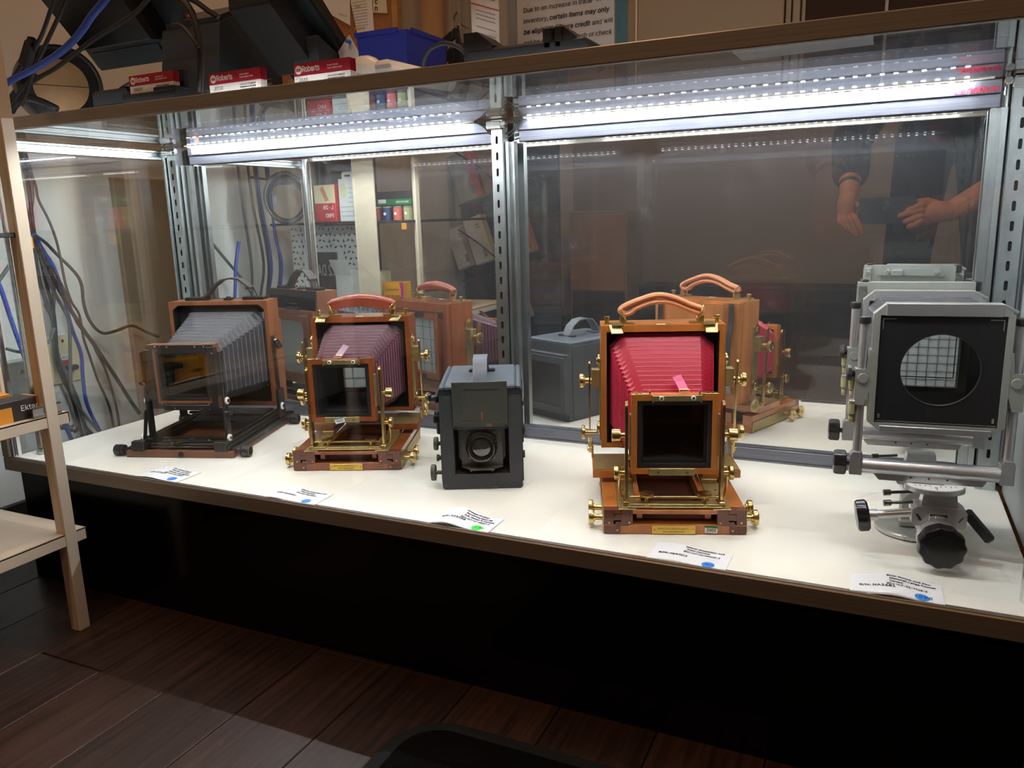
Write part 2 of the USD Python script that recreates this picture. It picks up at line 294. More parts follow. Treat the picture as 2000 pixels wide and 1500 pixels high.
# slotted standards with clips
def standard(x0, x1, y0, y1, z1=.762):
    w = x1 - x0; cx = (x0 + x1) / 2; out = sbox(x0, ZD, x1, z1); holes = []
    z = ZD + .02
    while z < z1 - .03: holes.append(rrect(cx - .0022, cx + .0022, z, z + .013, .0021)); z += .0255
    sp = part(dc, 'standard', [ext(out.difference(union_all(holes)), .0016, 'y', y0), bx(x0, x0 + .0016, y0 + .0016, y1, ZD, z1), bx(x1 - .0016, x1, y0 + .0016, y1, ZD, z1)], 'galvanised')
    part(sp, 'slot_back', bx(x0 + .003, x1 - .003, y0 + .004, y0 + .005, ZD, z1 - .002), 'dark_slot'); return sp
ZT = .7705
sp = standard(-1.338, -1.316, .376, .396)
part(sp, 'clip', [bx(-1.342, -1.312, .366, .376, .747, .758, .0012), cyl((-1.305, .37, .754), (-1.312, .37, .754), .005, 14)], 'chrome')
sp = standard(-.6, -.580, .376, .397)
part(sp, 'clip', [bx(-.603, -.577, .364, .3755, .747, .760, .0012), cyl((-.572, .370, .755), (-.572, .362, .755), .005, 14, .001), bx(-.577, -.571, .368, .376, .749, .76)], 'chrome')
part(dc, 'upright', [bx(-.5785, -.573, .384, .398, ZD, .728), bx(-.573, -.5655, .392, .398, ZD, .728), bx(-.5655, -.563, .384, .398, ZD, .728)], 'galvanised')
sp = standard(.134, .158, .372, .392); part(sp, 'clip', [bx(.131, .161, .362, .372, .747, .760, .0012), cyl((.126, .366, .756), (.126, .358, .756), .005, 14, .001)], 'chrome')
part(dc, 'upright', [bx(.112, .118, .388, .399, ZD, .727), bx(.118, .124, .393, .399, ZD, .727), bx(.124, .131, .388, .399, ZD, .727)], 'galvanised')
part(dc, 'upright', [bx(-1.312, -1.305, .385, .399, ZD, .727), bx(-1.3, -1.292, .388, .399, ZD, .727), bx(-1.345, -1.341, .37, .4, ZD, .76)], 'galvanised')
# corner tubes at the front, and the rail along the left end under the glass
part(dc, 'corner_post', cyl((XL + .040, .026, ZD), (XL + .040, .026, .76), .0105, 20), 'chrome', smooth=SM)
part(dc, 'corner_post', cyl((XR - .012, .026, ZD), (XR - .012, .026, .76), .0105, 20), 'chrome', smooth=SM)
part(dc, 'post_foot', [cyl((XL + .04, .026, ZD), (XL + .04, .026, ZD + .006), .013, 20, .001), bx(XL + .05, XL + .062, .02, .034, ZD, ZD + .004, .001)], 'galvanised')
part(dc, 'side_bar', [bx(XL + .012, XL + .026, .02, .40, .7385, .7445, .001), bx(XL + .016, XL + .022, .02, .40, .7445, .752), bx(XL + .012, XL + .026, .02, .40, .752, .757, .001), bx(-1.366, -1.338, .374, .392, .742, .756, .002)], 'galvanised')
# header panels at the back with the LED strips along their upper edge
for a, b_ in ((-1.296, -.594), (-.558, .122)):
    hp = part(dc, 'header_panel', [bx(a, b_, .392, .404, .7455, .7625, .0006), bx(a, b_, .3945, .404, .728, .7447, .0006)], 'brushed_alu')
    part(hp, 'groove', bx(a, b_, .396, .404, .7445, .7457), 'dark_slot')
    if a > -1:
        part(hp, 'lettering', text('Jahabow', .0085, (.068, .3915, .7475), .0006, True, shear=.3), 'card_red', label='slanted red maker lettering')
    else:
        part(hp, 'sticker', bx(a + .012, a + .034, .3912, .392, .7475, .7615), 'card_white'); part(hp, 'sticker_mark', bx(a + .014, a + .023, .3908, .3912, .7505, .7565), 'blue_dot')
        part(hp, 'sticker_mark', [bx(a + .012, a + .034, .3909, .3912, .7475 + j * .0016, .7480 + j * .0016) for j in range(9)], 'orange_line')
def led_strip(a, b_, y0, z0, tilt):
    s = part(dc, 'led_strip', bx(a, b_, y0 - .004, y0 + .004, z0, z0 + .0012), 'white_plastic'); n = int((b_ - a - .012) / .0166)
    for i in range(n):
        x = a + .010 + i * .0166
        part(s, 'led', bx(x - .0026, x + .0026, y0 - .0022, y0 + .0022, z0 - .0022, z0, .0004), 'led')
for a, b_ in ((-1.288, -.636), (-.543, .112)): led_strip(a, b_, .3810, .7622, 0)
for a, b_ in ((-1.335, -.62), (-.56, .125)): led_strip(a, b_, -.0085, .7622, 0)
for dx, dz in ((0, .016), (-.01, .012), (.012, .010)):
    part(dc, 'wire', tube([(-.632, .389, .7605), (-.622 + dx * .3, .386, .7585), (-.608, .389, .7605 - dz * 1.1), (-.592, .393, .7585 - dz * 1.5)], .0011, 6, 5), 'cable_black')
    part(dc, 'wire', tube([(-.545, .387, .7605), (-.553 - dx * .4, .386, .757), (-.566, .389, .7565 - dz), (-.58, .393, .757 - dz * 1.4)], .0011, 6, 5), 'cable_black')
part(dc, 'wire', tube([(-.636, .389, .7615), (-.6, .385, .7618), (-.543, .389, .7615)], .0012, 6, 5), 'cable_black')
# ================================================================ field cameras of polished wood and brass
def field_camera(name, label, loc, rz, wood, bel, bel_l, strap, handle, fz, fx, mark, red):
    t = thing(name, label, 'camera', loc, rz); mm = .001
    B = lambda *a, **k: bx(*[v * mm for v in a[:6]], *(v * mm for v in a[6:]))
    C = lambda p0, p1, r, n=16, ch=0: cyl(np.array(p0) * mm, np.array(p1) * mm, r * mm, n, ch * mm)
    # --- base
    bs = part(t, 'base', [B(-86, 86, 0, 181, 0, 12.5, .6), B(-86, -68, 12, 181, 12.5, 31, .6), B(68, 86, 12, 181, 12.5, 31, .6), B(-46, 46, 165, 181, 12.5, 31, .6)], wood)
    part(bs, 'tray_floor', B(-68, 68, 14, 165, 12.5, 15), 'wood_inner')
    for s in (-1, 1):
        part(bs, 'joint_block', ext(union_all([affinity.scale(sbox(51, 12.7, 65, 31), s, 1, origin=(0, 0)), affinity.scale(sbox(65, 18, 74, 25.5), s, 1, origin=(0, 0)), affinity.scale(sbox(56, 11, 72, 16), s, 1, origin=(0, 0))]), 13.6, 'y', -.5).apply_scale(mm), 'wood_end')
        part(bs, 'joint_block', ext(affinity.scale(Polygon([(74.4, 12.7), (86.2, 12.7), (86.2, 31), (65.4, 31), (65.4, 26), (74.4, 26)]), s, 1, origin=(0, 0)), 13, 'y', -.3).apply_scale(mm), 'wood_end')
        part(bs, 'joint_block', B(s * 66, s * 86.3, -.4, 12, .4, 10.6), 'wood_end')
        for px, pz in ((70, 5), (80, 15), (55, 15)): part(bs, 'screw', C((s * px, -.2, pz), (s * px, -1.3, pz), 1.3, 10, .3), 'brass')
        part(bs, 'side_rail', B(s * 38, s * 46, 12, 165, 15, 31, .5), wood)
        part(bs, 'top_plate', B(s * 46, s * 68, .5, 165, 31, 32.2, .3), 'brass_plate')
        for y in (20, 70): part(bs, 'screw', C((s * 60, y, 32.2), (s * 60, y, 32.8), 1.8, 10), 'brass')
        part(bs, 'side_plate', B(s * 86, s * 87.6, 2, 179, 1.5, 19.5, .3), 'brass_plate')
        for y, r in ((24, 9.5), (58, 9.5)):
            part(bs, 'focus_knob', lathe([(a * mm, b_ * mm) for a, b_ in ((3.6, 0), (3.6, 9), (5.6, 9), (5.6, 11), (r, 11), (r + .6, 12), (r + .6, 16), (r, 17), (2.5, 17.3), (2.2, 16))], np.array((s * 87.6, y, 12.5)) * mm, (s, 0, 0), 28), 'brass', smooth=SM)
        part(bs, 'screw', [C((s * 87.6, 8, 5), (s * 88.4, 8, 5), 2.6, 12), C((s * 87.6, 172, 5), (s * 88.4, 172, 5), 2.6, 12)], 'brass')
    part(bs, 'front_rail', B(-52, 52, -.2, 12, 26, 31, .4), wood)
    pl = part(bs, 'name_plate', B(-27.5, 25, -1.4, 0, .6, 11.2, .2), 'brass_yellow')
    part(pl, 'lettering', [text('Wisner Classic Manufacturing Co.', .0026, (-.0215, -.0014, .0066), .0002, shear=.35, width=.0385), text('Marion, Massachusetts', .0022, (-.015, -.0014, .0028), .0002, shear=.35, width=.026)], 'ink')
    part(pl, 'screw', [C((-24.5, -1.4, 6), (-24.5, -2.2, 6), 1.5, 10), C((22.3, -1.4, 6), (22.3, -2.2, 6), 1.5, 10)], 'brass')
    def sticker(parent, x, z, y, ang, s):
        st = part(parent, 'number_sticker', [tx(bx(-.0078, .0078, -.0003, 0, -.0045, .002), (x * mm, y * mm, z * mm), ry=ang)], 'card_white', label='white and green number sticker')
        part(st, 'sticker_band', tx(bx(-.0078, .0078, -.0003, 0, .002, .0045), (x * mm, y * mm, z * mm), ry=ang), 'green_print' if red else 'teal')
        part(st, 'lettering', tx(text(s, .0036, (-.0058, -.0003, -.0026), .0002, True, width=.0112, flipped=True), (x * mm, y * mm, z * mm), ry=ang), 'ink')
    if red: sticker(bs, 44, 6.5, -.4, 4, '1001')
    # --- front standard on its brass posts
    fs = part(t, 'front_slide', [B(-57, 57, 3, 24, 32.4, 34.4, .3), B(-54, 54, 5, 9, 34.4, 37, .3)], 'brass_plate')
    part(fs, 'crossbar', C((-54, 14, 43), (54, 14, 43), 1.5, 10), 'brass')
    for x in (-33, 37): part(fs, 'lock_knob', [lathe([(a * mm, b_ * mm) for a, b_ in ((2.5, 0), (2.5, 9), (4, 10), (8, 11), (9, 12.5), (8.5, 14.5), (3, 15.6))], np.array((x, 15, 34)) * mm, (0, 0, 1), 22), lathe([(a * mm, b_ * mm) for a, b_ in ((4.6, 0), (4.8, 1.5), (3, 2.5))], np.array((x, 8, 34.4)) * mm, (0, 0, 1), 16)], 'brass', smooth=SM)
    for s in (-1, 1):
        po = part(t, 'front_post', ext(rrect(13, 27, 33, 164, 6.8).difference(rrect(18.6, 21.4, 60, 156, 1.3)), 3.4, 'x', s * 58 - 1.7).apply_scale(mm), 'brass')
        part(po, 'tilt_knob', lathe([(a * mm, b_ * mm) for a, b_ in ((3, 0), (3, 5), (7.6, 5.5), (8.2, 6.5), (8.2, 15), (7.4, 16), (3, 16.4))], np.array((s * 59.8, 20, 121)) * mm, (s, 0, 0), 22), 'brass', smooth=SM)
        part(po, 'tilt_knob', lathe([(a * mm, b_ * mm) for a, b_ in ((3, 0), (3, 7), (8, 7.5), (8.8, 8.5), (8.8, 12), (8, 13), (2.5, 13.4))], np.array((s * 59.8, 22, 72)) * mm, (s, 0, 0), 22), 'brass', smooth=SM)
        part(po, 'brace', tube(np.array([(s * 63, 22, 80), (s * 65.5, 26, 66), (s * 66, 30, 50), (s * 63.5, 34, 36)]) * mm, .0015, 8, 4), 'brass')
        part(po, 'foot', B(s * 55, s * 62, 10, 36, 32.2, 38, .4), 'brass')
    fc, fh = fx, fz
    fr = sbox(-52 + fc, fh - 50, 52 + fc, fh + 50).difference(sbox(-45 + fc, fh - 43, 45 + fc, fh + 43))
    f = part(t, 'front_frame', ext(fr, 15, 'y', 18).apply_scale(mm), wood)
    part(f, 'board_recess', [ext(sbox(-45.2 + fc, fh - 43.2, 45.2 + fc, fh + 43.2).difference(sbox(-40 + fc, fh - 38, 40 + fc, fh + 38)), 9, 'y', 20.5).apply_scale(mm), ext(sbox(-40.5 + fc, fh - 38.5, 40.5 + fc, fh + 38.5).difference(sbox(-37 + fc, fh - 35, 37 + fc, fh + 35)), 4, 'y', 27).apply_scale(mm)], 'black_board')
    tc = part(f, 'top_clip', [B(-26 + fc, 31 + fc, 16.4, 18, fh + 42.5, fh + 49.5, .2), B(-27 + fc, -25.5 + fc, 14.8, 18, fh + 41, fh + 50), B(30.5 + fc, 32 + fc, 14.8, 18, fh + 41, fh + 50)], 'brass_plate')
    for x in (-16, 22): part(tc, 'lug', [lathe([(a * mm, b_ * mm) for a, b_ in ((3, 0), (3, 1.2), (2, 1.4))], np.array((x + fc, 16.4, fh + 46.5)) * mm, (0, -1, 0), 16)], 'white_plastic'); part(tc, 'lug_screw', C((x + fc, 16, fh + 46.5), (x + fc, 14.4, fh + 46.5), 1.6, 10), 'brass')
    bc = part(f, 'bottom_clip', B(-30 + fc, 25 + fc, 16, 18, fh - 51.5, fh - 42.5, .3), 'brass_plate')
    part(bc, 'screw', [C((x + fc, 16, fh - 47), (x + fc, 15, fh - 47), 1.6, 10) for x in (-19, 16)], 'brass')
    if not red: sticker(bc, -6 + fc, fh - 47, 14.6, -14, '0006')
    for s in (-1, 1):
        part(f, 'top_hook', [B(fc + s * 30, fc + s * 52, 19, 26, fh + 50, fh + 51.3, .2), B(fc + s * 29, fc + s * 30.5, 19, 26, fh + 50, fh + 54.5)] + [C((fc + s * x, 22.5, fh + 51.2), (fc + s * x, 22.5, fh + 52.6), 2, 10) for x in (40, 46)], 'brass')
        part(f, 'side_slide', [B(fc + s * 52, fc + s * 54.5, 16, 27, fh - 26, fh + 26, .3)], 'brass_plate')
    # --- bellows
    part(t, 'bellows', bellows((0, .188, .150, .068, .072), (fc * mm, .033, fh * mm, .044, .043), 15, .0042, .014), bel, smooth=False)
    folds(t, (0, .188, .150, .068, .072), (fc * mm, .033, fh * mm, .044, .043), 15, .0042, .014, 'fold_lit_red' if red else 'fold_lit_purple')
    part(t, 'bellows_lining', rings([[(-.060, .2, .215), (.060, .2, .215), (.060, .2, .085), (-.060, .2, .085)], [(fc * mm - .037, .032, (fh + 35) * mm), (fc * mm + .037, .032, (fh + 35) * mm), (fc * mm + .037, .032, (fh - 35) * mm), (fc * mm - .037, .032, (fh - 35) * mm)]], False), 'black_inside')
    sx = 12 if red else -9
    pb = part(t, 'bellows_strap', ribbon(np.array([(sx - 7 if red else sx + 9, 46, fh + 68), (sx - 4 if red else sx + 5, 40, fh + 62), (sx, 28, fh + 54)]) * mm, .011, .001, (1, 0, 0)), strap)
    part(pb, 'ring', tube(np.array([(sx - 6, 24, fh + 52.5), (sx + 6, 24, fh + 52.5), (sx + 6, 27, fh + 55), (sx - 6, 27, fh + 55), (sx - 6, 24, fh + 52.5)]) * mm, .0007, 6), 'brass')
    # --- rear bed and rear standard
    rb = part(t, 'rear_bed', [ext(union_all([sbox(-98, 102, -48, 178), sbox(48, 102, 98, 178), sbox(-98, 150, 98, 178), Point(-92, 108).buffer(6), Point(92, 108).buffer(6)]), 10, 'z', 38).apply_scale(mm)], wood)
    part(rb, 'bed_plate', [B(-96, -50, 104, 176, 48, 49), B(50, 96, 104, 176, 48, 49)], 'brass_plate')
    part(rb, 'bed_foot', [B(-66, -46, 96, 165, 32.2, 38, .4), B(46, 66, 96, 165, 32.2, 38, .4)], 'brass_plate')
    zt = 236 if red else 227; y0, y1 = (167, 222) if red else (142, 196)
    rs = part(t, 'rear_frame', ext(sbox(-85, 61, 85, zt).difference(sbox(-77, 68, 77, zt - 9)), y1 - y0, 'y', y0).apply_scale(mm), wood)
    part(rs, 'frame_lining', ext(sbox(-77, 68, 77, zt - 9).difference(sbox(-64, 82, 64, zt - 17)), 5, 'y', y0 + 22).apply_scale(mm), 'black_inside')
    part(rs, 'frame_sides', ext(sbox(-77, 68, 77, zt - 9).difference(sbox(-76.2, 68.8, 76.2, zt - 9.8)), 20, 'y', y0 + 3).apply_scale(mm), 'black_inside')
    back = part(rs, 'camera_back', ext(sbox(-84, 62, 84, zt - 1).difference(sbox(-50, 88, 50, 200)), 10, 'y', y1).apply_scale(mm), wood)
    yb = y1 + 10
    if red:
        part(rs, 'back_cover', [ext(sbox(-58, 82, 58, zt - 3).difference(rrect(-46, 46, 176, 196, 5)), 9, 'y', yb).apply_scale(mm), B(-50, 50, yb - 6, yb - 1, 88, 200)], wood)
        part(rs, 'felt_pad', [B(-45, -37, yb, yb + 5, 172, 196), B(37, 45, yb, yb + 5, 172, 196)], 'purple_felt')
    else:
        part(rs, 'glass_frame', ext(sbox(-64, 78, 64, 208).difference(sbox(-54, 90, 54, 196)), 9, 'y', yb).apply_scale(mm), wood)
    gg = part(rs, 'ground_glass', B(-54, 54, yb + (-9 if red else 2), yb + (-7 if red else 4), 89, 198), 'black_board' if red else 'ground_glass')
    if not red:
        part(gg, 'grid_line', [B(x - .25, x + .25, yb + 1.7, yb + 4.3, 90, 196) for x in (-36, -12, 12, 36)] + [B(-54, 54, yb + 1.7, yb + 4.3, z - .25, z + .25) for z in (107, 131, 155, 179)], 'ink')
    for s in (-1, 1):
        part(rs, 'back_spring', [ribbon(np.array([(s * 71, yb + 4, zt - 2), (s * 71, yb + 5, 200), (s * 71, yb + 8, 186), (s * 71, yb + 11, 160), (s * 71, yb + 12, 130), (s * 71, yb + 9, 100), (s * 71, yb + 2, 80)]) * mm, .009, .0012, (1, 0, 0)), C((s * 71, yb + 9, 120), (s * 71, yb + 15, 120), 2.2, 12, .5)] if red else
             [ribbon(np.array([(s * -75, yb + 3, 205 if s > 0 else 80), (0, yb + 11, 205 if s > 0 else 80), (s * 75, yb + 3, 205 if s > 0 else 80)]) * mm, .011, .0012, (0, 0, 1)), C((0, yb + 11, 205 if s > 0 else 80), (0, yb + 14, 205 if s > 0 else 80), 2.2, 12, .5)], 'steel_spring')
    for s in (-1, 1):
        yA = y0 + 6
        pb_ = part(rs, 'side_bracket', [B(s * 85, s * 87, yA - 4, yA + 14, 72, 190, .3), B(s * 87, s * 98, yA - 4, yA + 12, 148, 174, .5)], 'brass_plate')
        part(pb_, 'washer', [lathe([(a * mm, b_ * mm) for a, b_ in ((9, 0), (9, 2), (5, 2.6), (4.5, 4))], np.array((s * 87, yA + 5, z)) * mm, (s, 0, 0), 20) for z in (186, 88)], 'brass', smooth=SM)
        ar = part(t, 'support_arm', ext(affinity.rotate(rrect(yA - 4, yA + 4, 52, 188, 3.9).difference(rrect(yA - 1.3, yA + 1.3, 110, 180, 1.2)), 4, origin=(yA, 52)), 2.2, 'x', s * 101 - 1.1).apply_scale(mm), 'brass')
        part(ar, 'arm_knob', lathe([(a * mm, b_ * mm) for a, b_ in ((4, -4), (4, 5), (7, 5.5), (7.5, 7), (9.6, 7.5), (10, 9), (10, 12), (9, 13), (4, 13.5), (3.6, 12.5))], np.array((s * 102, yA, 158)) * mm, (s, 0, 0), 26), 'brass', smooth=SM)
        part(ar, 'arm_knob', lathe([(a * mm, b_ * mm) for a, b_ in ((3, -10), (3, 5), (9.4, 5.5), (10, 7), (10, 10), (9, 11), (3, 11.4))], np.array((s * 102, yA - 6, 84)) * mm, (s, 0, 0), 26), 'brass', smooth=SM)
        part(ar, 'pivot', [C((s * 97, yA + 1, 57), (s * 105, yA + 1, 57), 3, 14, .6), B(s * 96, s * 99, yA - 10, yA + 12, 46, 66, .5)], 'brass')
        part(ar, 'bed_wheel', lathe([(a * mm, b_ * mm) for a, b_ in ((11, 0), (11.6, 1), (11.6, 4), (11, 5), (7, 5.2), (6.5, 4.2), (2.5, 4.2), (2, 5.4))], np.array((s * 98, yA + 26, 56)) * mm, (s, 0, 0), 26), 'brass_plate', smooth=SM)
        part(rs, 'top_latch', [B(s * 38, s * 80, y0 + 14, y0 + 26, zt, zt + 1.6, .3), B(s * 70, s * 54, y0 - 8, y0 + 16, zt + .4, zt + 1.8, .3), C((s * 76, y0 + 20, zt + 1.6), (s * 76, y0 + 20, zt + 11), 3, 12, .6), C((s * 76, y0 + 20, zt + 7), (s * 76, y0 + 20, zt + 11), 4, 12, .6)], 'brass')
        part(rs, 'latch_tongue', tx(B(-8, 8, -24, 0, -.7, .7, .2), (s * 66 * mm, (y0 + 1) * mm, (zt + 1) * mm), rx=(22 if red else 14), rz=(-s * 8)), 'brass_plate')
        part(rs, 'handle_lug', B(s * 50, s * 58, y0 + 16, y0 + 26, zt + 1.4, zt + 10, .6), 'brass')
    yh = y0 + 21
    if red:
        hd = part(t, 'handle', [tube(np.array([(-52, yh, zt + 14), (-57, yh, zt + 19), (-50, yh, zt + 25), (-30, yh, zt + 33), (-8, yh, zt + 39), (14, yh, zt + 36), (40, yh, zt + 25), (54, yh, zt + 20), (56, yh, zt + 14)]) * mm, .0047, 12, 5, flat=(1.5, .9)), tube(np.array([(-52, yh, zt + 13), (-42, yh, zt + 16), (-34, yh, zt + 22), (-10, yh, zt + 30), (14, yh, zt + 28), (36, yh, zt + 19), (52, yh, zt + 13)]) * mm, .004, 12, 5, flat=(1.7, .9))], handle, smooth=SM)
    else:
        hd = part(t, 'handle', [tube(np.array([(-58, yh, zt + 19), (-50, yh, zt + 23), (-25, yh, zt + 28), (0, yh, zt + 30), (25, yh, zt + 28), (50, yh, zt + 23), (58, yh, zt + 19)]) * mm, [.0055, .007, .0085, .009, .0085, .007, .0055], 14, 0, flat=(1.3, .9))], handle, smooth=SM)
        part(hd, 'stitched_wrap', [ribbon(np.array([(-50, yh - 9, zt + 17), (-25, yh - 10, zt + 21), (0, yh - 10.5, zt + 23), (25, yh - 10, zt + 21), (50, yh - 9, zt + 17)]) * mm, .012, .002, (0, 0, 1))], 'leather_red')
    for s in (-1, 1): part(hd, 'handle_ring', tube([(s * .053 + .004 * math.sin(a) * s, yh * mm + .008 * math.cos(a), (zt + 12) * mm + .010 * math.sin(a) + .002) for a in np.linspace(0, 2 * math.pi, 17)], .0014, 8), 'brass', smooth=SM)
    part(rs, 'serial_label', B(-8, 4, y0 + 6, y0 + 10, zt, zt + .3), 'card_white')
    return t
field_camera('field_camera', 'wooden field camera with crimson red bellows and brass fittings', (-.2127, .0655, ZD + .0004), 20.15, 'wood_cherry', 'bellows_red', None, 'strap_pink', 'leather_tan', 121.5, 0, None, True)
field_camera('field_camera', 'mahogany field camera with plum purple bellows and white ground glass', (-.7532, .1315, ZD + .0004), 21.84, 'wood_mahogany', 'bellows_purple', None, 'strap_mauve', 'leather_red', 125.5, -4.5, None, False)
# ================================================================ the black reflex box camera
def mmx(parent):
    mm = .001
    B = lambda *a: bx(*[v * mm for v in a[:6]], *(v * mm for v in a[6:]))
    C = lambda p0, p1, r, n=16, ch=0: cyl(np.array(p0) * mm, np.array(p1) * mm, r * mm, n, ch * mm)
    LA = lambda prof, p, d, n=24, **k: lathe([(a * mm, b_ * mm) for a, b_ in prof], np.array(p, float) * mm, d, n, **k)
    E_ = lambda poly, h, axis='y', at=0.0: ext(poly, h, axis, at).apply_scale(mm)
    TB = lambda pts, r, n=8, s=4, **k: tube(np.array(pts, float) * mm, r * mm, n, s, **k)
    RB = lambda pts, w, th, side: ribbon(np.array(pts, float) * mm, w * mm, th * mm, side)
    return mm, B, C, LA, E_, TB, RB
t = thing('reflex_camera', 'black leather-covered box reflex camera with round lens and top strap', 'camera', (-.5102, .1302, ZD + .0004), 24.8)
mm, B, C, LA, E_, TB, RB = mmx(t)
bo = part(t, 'body', [E_(rrect(-58.5, 58.5, 0, 154, 5).difference(sbox(-40, 23, 40, 160)).difference(sbox(-60, 148, 60, 160)), 40, 'y', 0), E_(rrect(-58.5, 58.5, 0, 154, 5).difference(sbox(-60, 148, 60, 160)), 119, 'y', 40), B(-58.5, -40, 0, 40, 140, 148), B(40, 58.5, 0, 40, 140, 148)], 'leatherette')
part(bo, 'top_cover', [tx(B(-58.5, -51.5, 1, 158, 146.5, 154, 2.2)), B(-51, 51, 1, 158, 146.5, 154.5, 2.2), B(51.5, 58.5, 1, 158, 146.5, 154, 2.2)], 'leatherette_top')
part(bo, 'side_cover', [B(-60, -58.4, 8, 150, 8, 146, .5), B(58.4, 60, 8, 150, 8, 146, .5)], 'leatherette')
part(bo, 'front_cavity', [B(-40, 40, 39, 40.5, 23, 147), B(-40.2, -39.2, 2, 40, 23, 147), B(39.2, 40.2, 2, 40, 23, 147), B(-40, 40, 2, 40, 22.5, 23.5)], 'black_inside')
part(bo, 'scuff', [B(14, 22, -.4, .2, 1.5, 3), B(-4, 2, -.4, .2, .8, 1.6), B(-57, -52, -.4, .2, 5, 6)], 'rust')
dr = part(t, 'front_door', tx(B(-39.5, 39.5, -2, -.4, 0, 68, .6), (0, 0, .093), rx=2.5), 'olive_metal')
part(dr, 'raised_panel', tx(E_(rrect(-33, 33, 5, 62, 5).difference(rrect(-28, 28, 10, 57, 3)), .9, 'y', -2.8), (0, 0, .093), rx=2.5), 'olive_metal')
part(dr, 'hinge', [B(-38, 38, -2.6, -.4, 91, 92.6, .4), C((-38, -2, 91.6), (38, -2, 91.6), 1.2, 10)], 'black_metal')
part(dr, 'rust_mark', [tx(B(1, 4, -2.4, -1.9, 9, 24), (0, 0, .093), rx=2.5), tx(B(8, 16, -2.9, -1.9, 1.5, 6), (0, 0, .093), rx=2.5)], 'rust')
part(dr, 'rivet', [tx(C((x, -1.9, z), (x, -3, z), 1.1, 8), (0, 0, .093), rx=2.5) for x in (-36, 36) for z in (3, 64)], 'black_metal')
lb = part(t, 'lens_board', [E_(Polygon([(-30, 32), (30, 32), (30, 95), (-30, 95)]), 2, 'y', 10), E_(Polygon([(-34, 44), (-30, 38), (-30, 92), (-34, 92)]), 2, 'y', 16), E_(Polygon([(34, 44), (30, 38), (30, 92), (34, 92)]), 2, 'y', 16)], 'olive_metal')
part(lb, 'board_apron', [tx(E_(Polygon([(-30, 12), (30, 12), (30, 6), (18, -3), (-18, -3), (-30, 6)]), 1.2, 'z', 31)), B(-18, 18, -4, -2.5, 29, 32, .3), B(-17, -15, -5, -2, 28, 30), B(14, 16, -5, -2, 28, 30)], 'olive_metal')
part(lb, 'rivet', [C((x, 4, 32), (x, 4, 33), 1, 8) for x in (-12, 14)] + [C((x, 10, z), (x, 9, z), 1, 8) for x in (-18, 18) for z in (44, 82)], 'brass_plate')
ln = part(t, 'lens_barrel', LA([(22, 10), (23, 8), (23, 3), (20.5, 0), (19.5, -2), (18.9, -6), (18.6, -8), (17.2, -8.5), (16.2, -7), (15, -3)], (0, 0, 63), (0, 1, 0), 40), 'black_satin', smooth=28)
part(ln, 'lens_rim', LA([(18.9, -8.2), (19.2, -9), (18.2, -9.3), (17.8, -8.6), (18.9, -8.2)], (0, 0, 63), (0, 1, 0), 40), 'steel_spring', smooth=SM)
part(ln, 'lens_glass', LA([(15.2, -3), (15, -3.4), (12, -5), (8, -6), (4, -6.5), (.3, -6.7)], (0, 0, 63), (0, 1, 0), 32), 'lens_glass', smooth=True)
part(ln, 'scale_mark', [tx(bx(-.0003, .0003, -.0012, -.0008, -.0012, .0012), (.0212 * math.sin(a), .002, .063 + .0212 * math.cos(a)), ry=math.degrees(a)) for a in (-1.2, -.9, -.55, .3, .5, .7, .95, 1.2, 1.5, 1.8, 2.2)], 'silver_print')
st = part(t, 'carry_strap', [RB([(0, 26, 155), (0, 27, 159), (0, 34, 172), (0, 46, 183), (0, 62, 186), (0, 82, 184), (0, 98, 174), (0, 106, 160), (0, 108, 155.5)], 21, 2.4, (1, 0, 0)), RB([(0, 22, 155.4), (0, 34, 156.6), (0, 40, 157)], 26, 2, (1, 0, 0))], 'strap_grey', smooth=SM)
part(st, 'strap_anchor', [B(-14, 14, 16, 24, 154.5, 156.4, .5), B(-20, -8, 100, 112, 154.5, 158, .8), B(8, 20, 100, 112, 154.5, 158, .8)], 'black_metal')
part(t, 'winding_knob', [LA([(3, 0), (3, 11), (11, 11), (12, 12), (12, 17), (11, 18), (3, 18.4)], (-58, 14, 22), (-1, 0, 0), 24)], 'olive_metal', smooth=SM)
part(t, 'winding_knob', [LA([(3, 0), (3, 5), (9.5, 5), (10, 6), (10, 10), (9, 11)], (-60, 22, 64), (-1, 0, 0), 24), LA([(3, 0), (4, 4), (5, 4), (5, 7)], (-60, 16, 44), (-1, 0, 0), 16)], 'olive_metal', smooth=SM)
part(t, 'side_fitting', [B(-66, -60, 20, 48, 78, 112, 2), B(-70, -60, 16, 22, 96, 108, 1.5), C((-60, 30, 108), (-69, 30, 108), 4, 14, 1), B(-66, -60, 6, 30, 128, 140, 2), C((-62, 14, 134), (-74, 14, 134), 5, 14, 1), B(-76, -70, 8, 22, 130, 142, 2.4)], 'black_metal')
part(t, 'lower_side_fitting', [C((60, 70, 30), (63, 70, 30), 6, 16, .6), C((60, 70, 112), (63, 70, 112), 6, 16, .6), C((60, 60, 72), (64, 60, 72), 9, 20, 1)], 'black_metal')
rb_ = part(t, 'rear_back', [B(-60, 60, 158, 170, 14, 132, 2), E_(sbox(-62, 20, 62, 126).difference(sbox(-52, 32, 52, 114)), 8, 'y', 168), B(-50, 50, 169, 171, 34, 112)], 'leatherette'); part(rb_, 'film_slide', B(-54, 54, 172, 174.5, 30, 116, .4), 'black_satin')
for x in (-34, 34): part(rb_, 'latch_ring', TB([(x + 5 * math.cos(a), 176.5, 120 + 3 * math.sin(a)) for a in np.linspace(0, 6.283, 13)], .8, 6, 0), 'steel_spring')

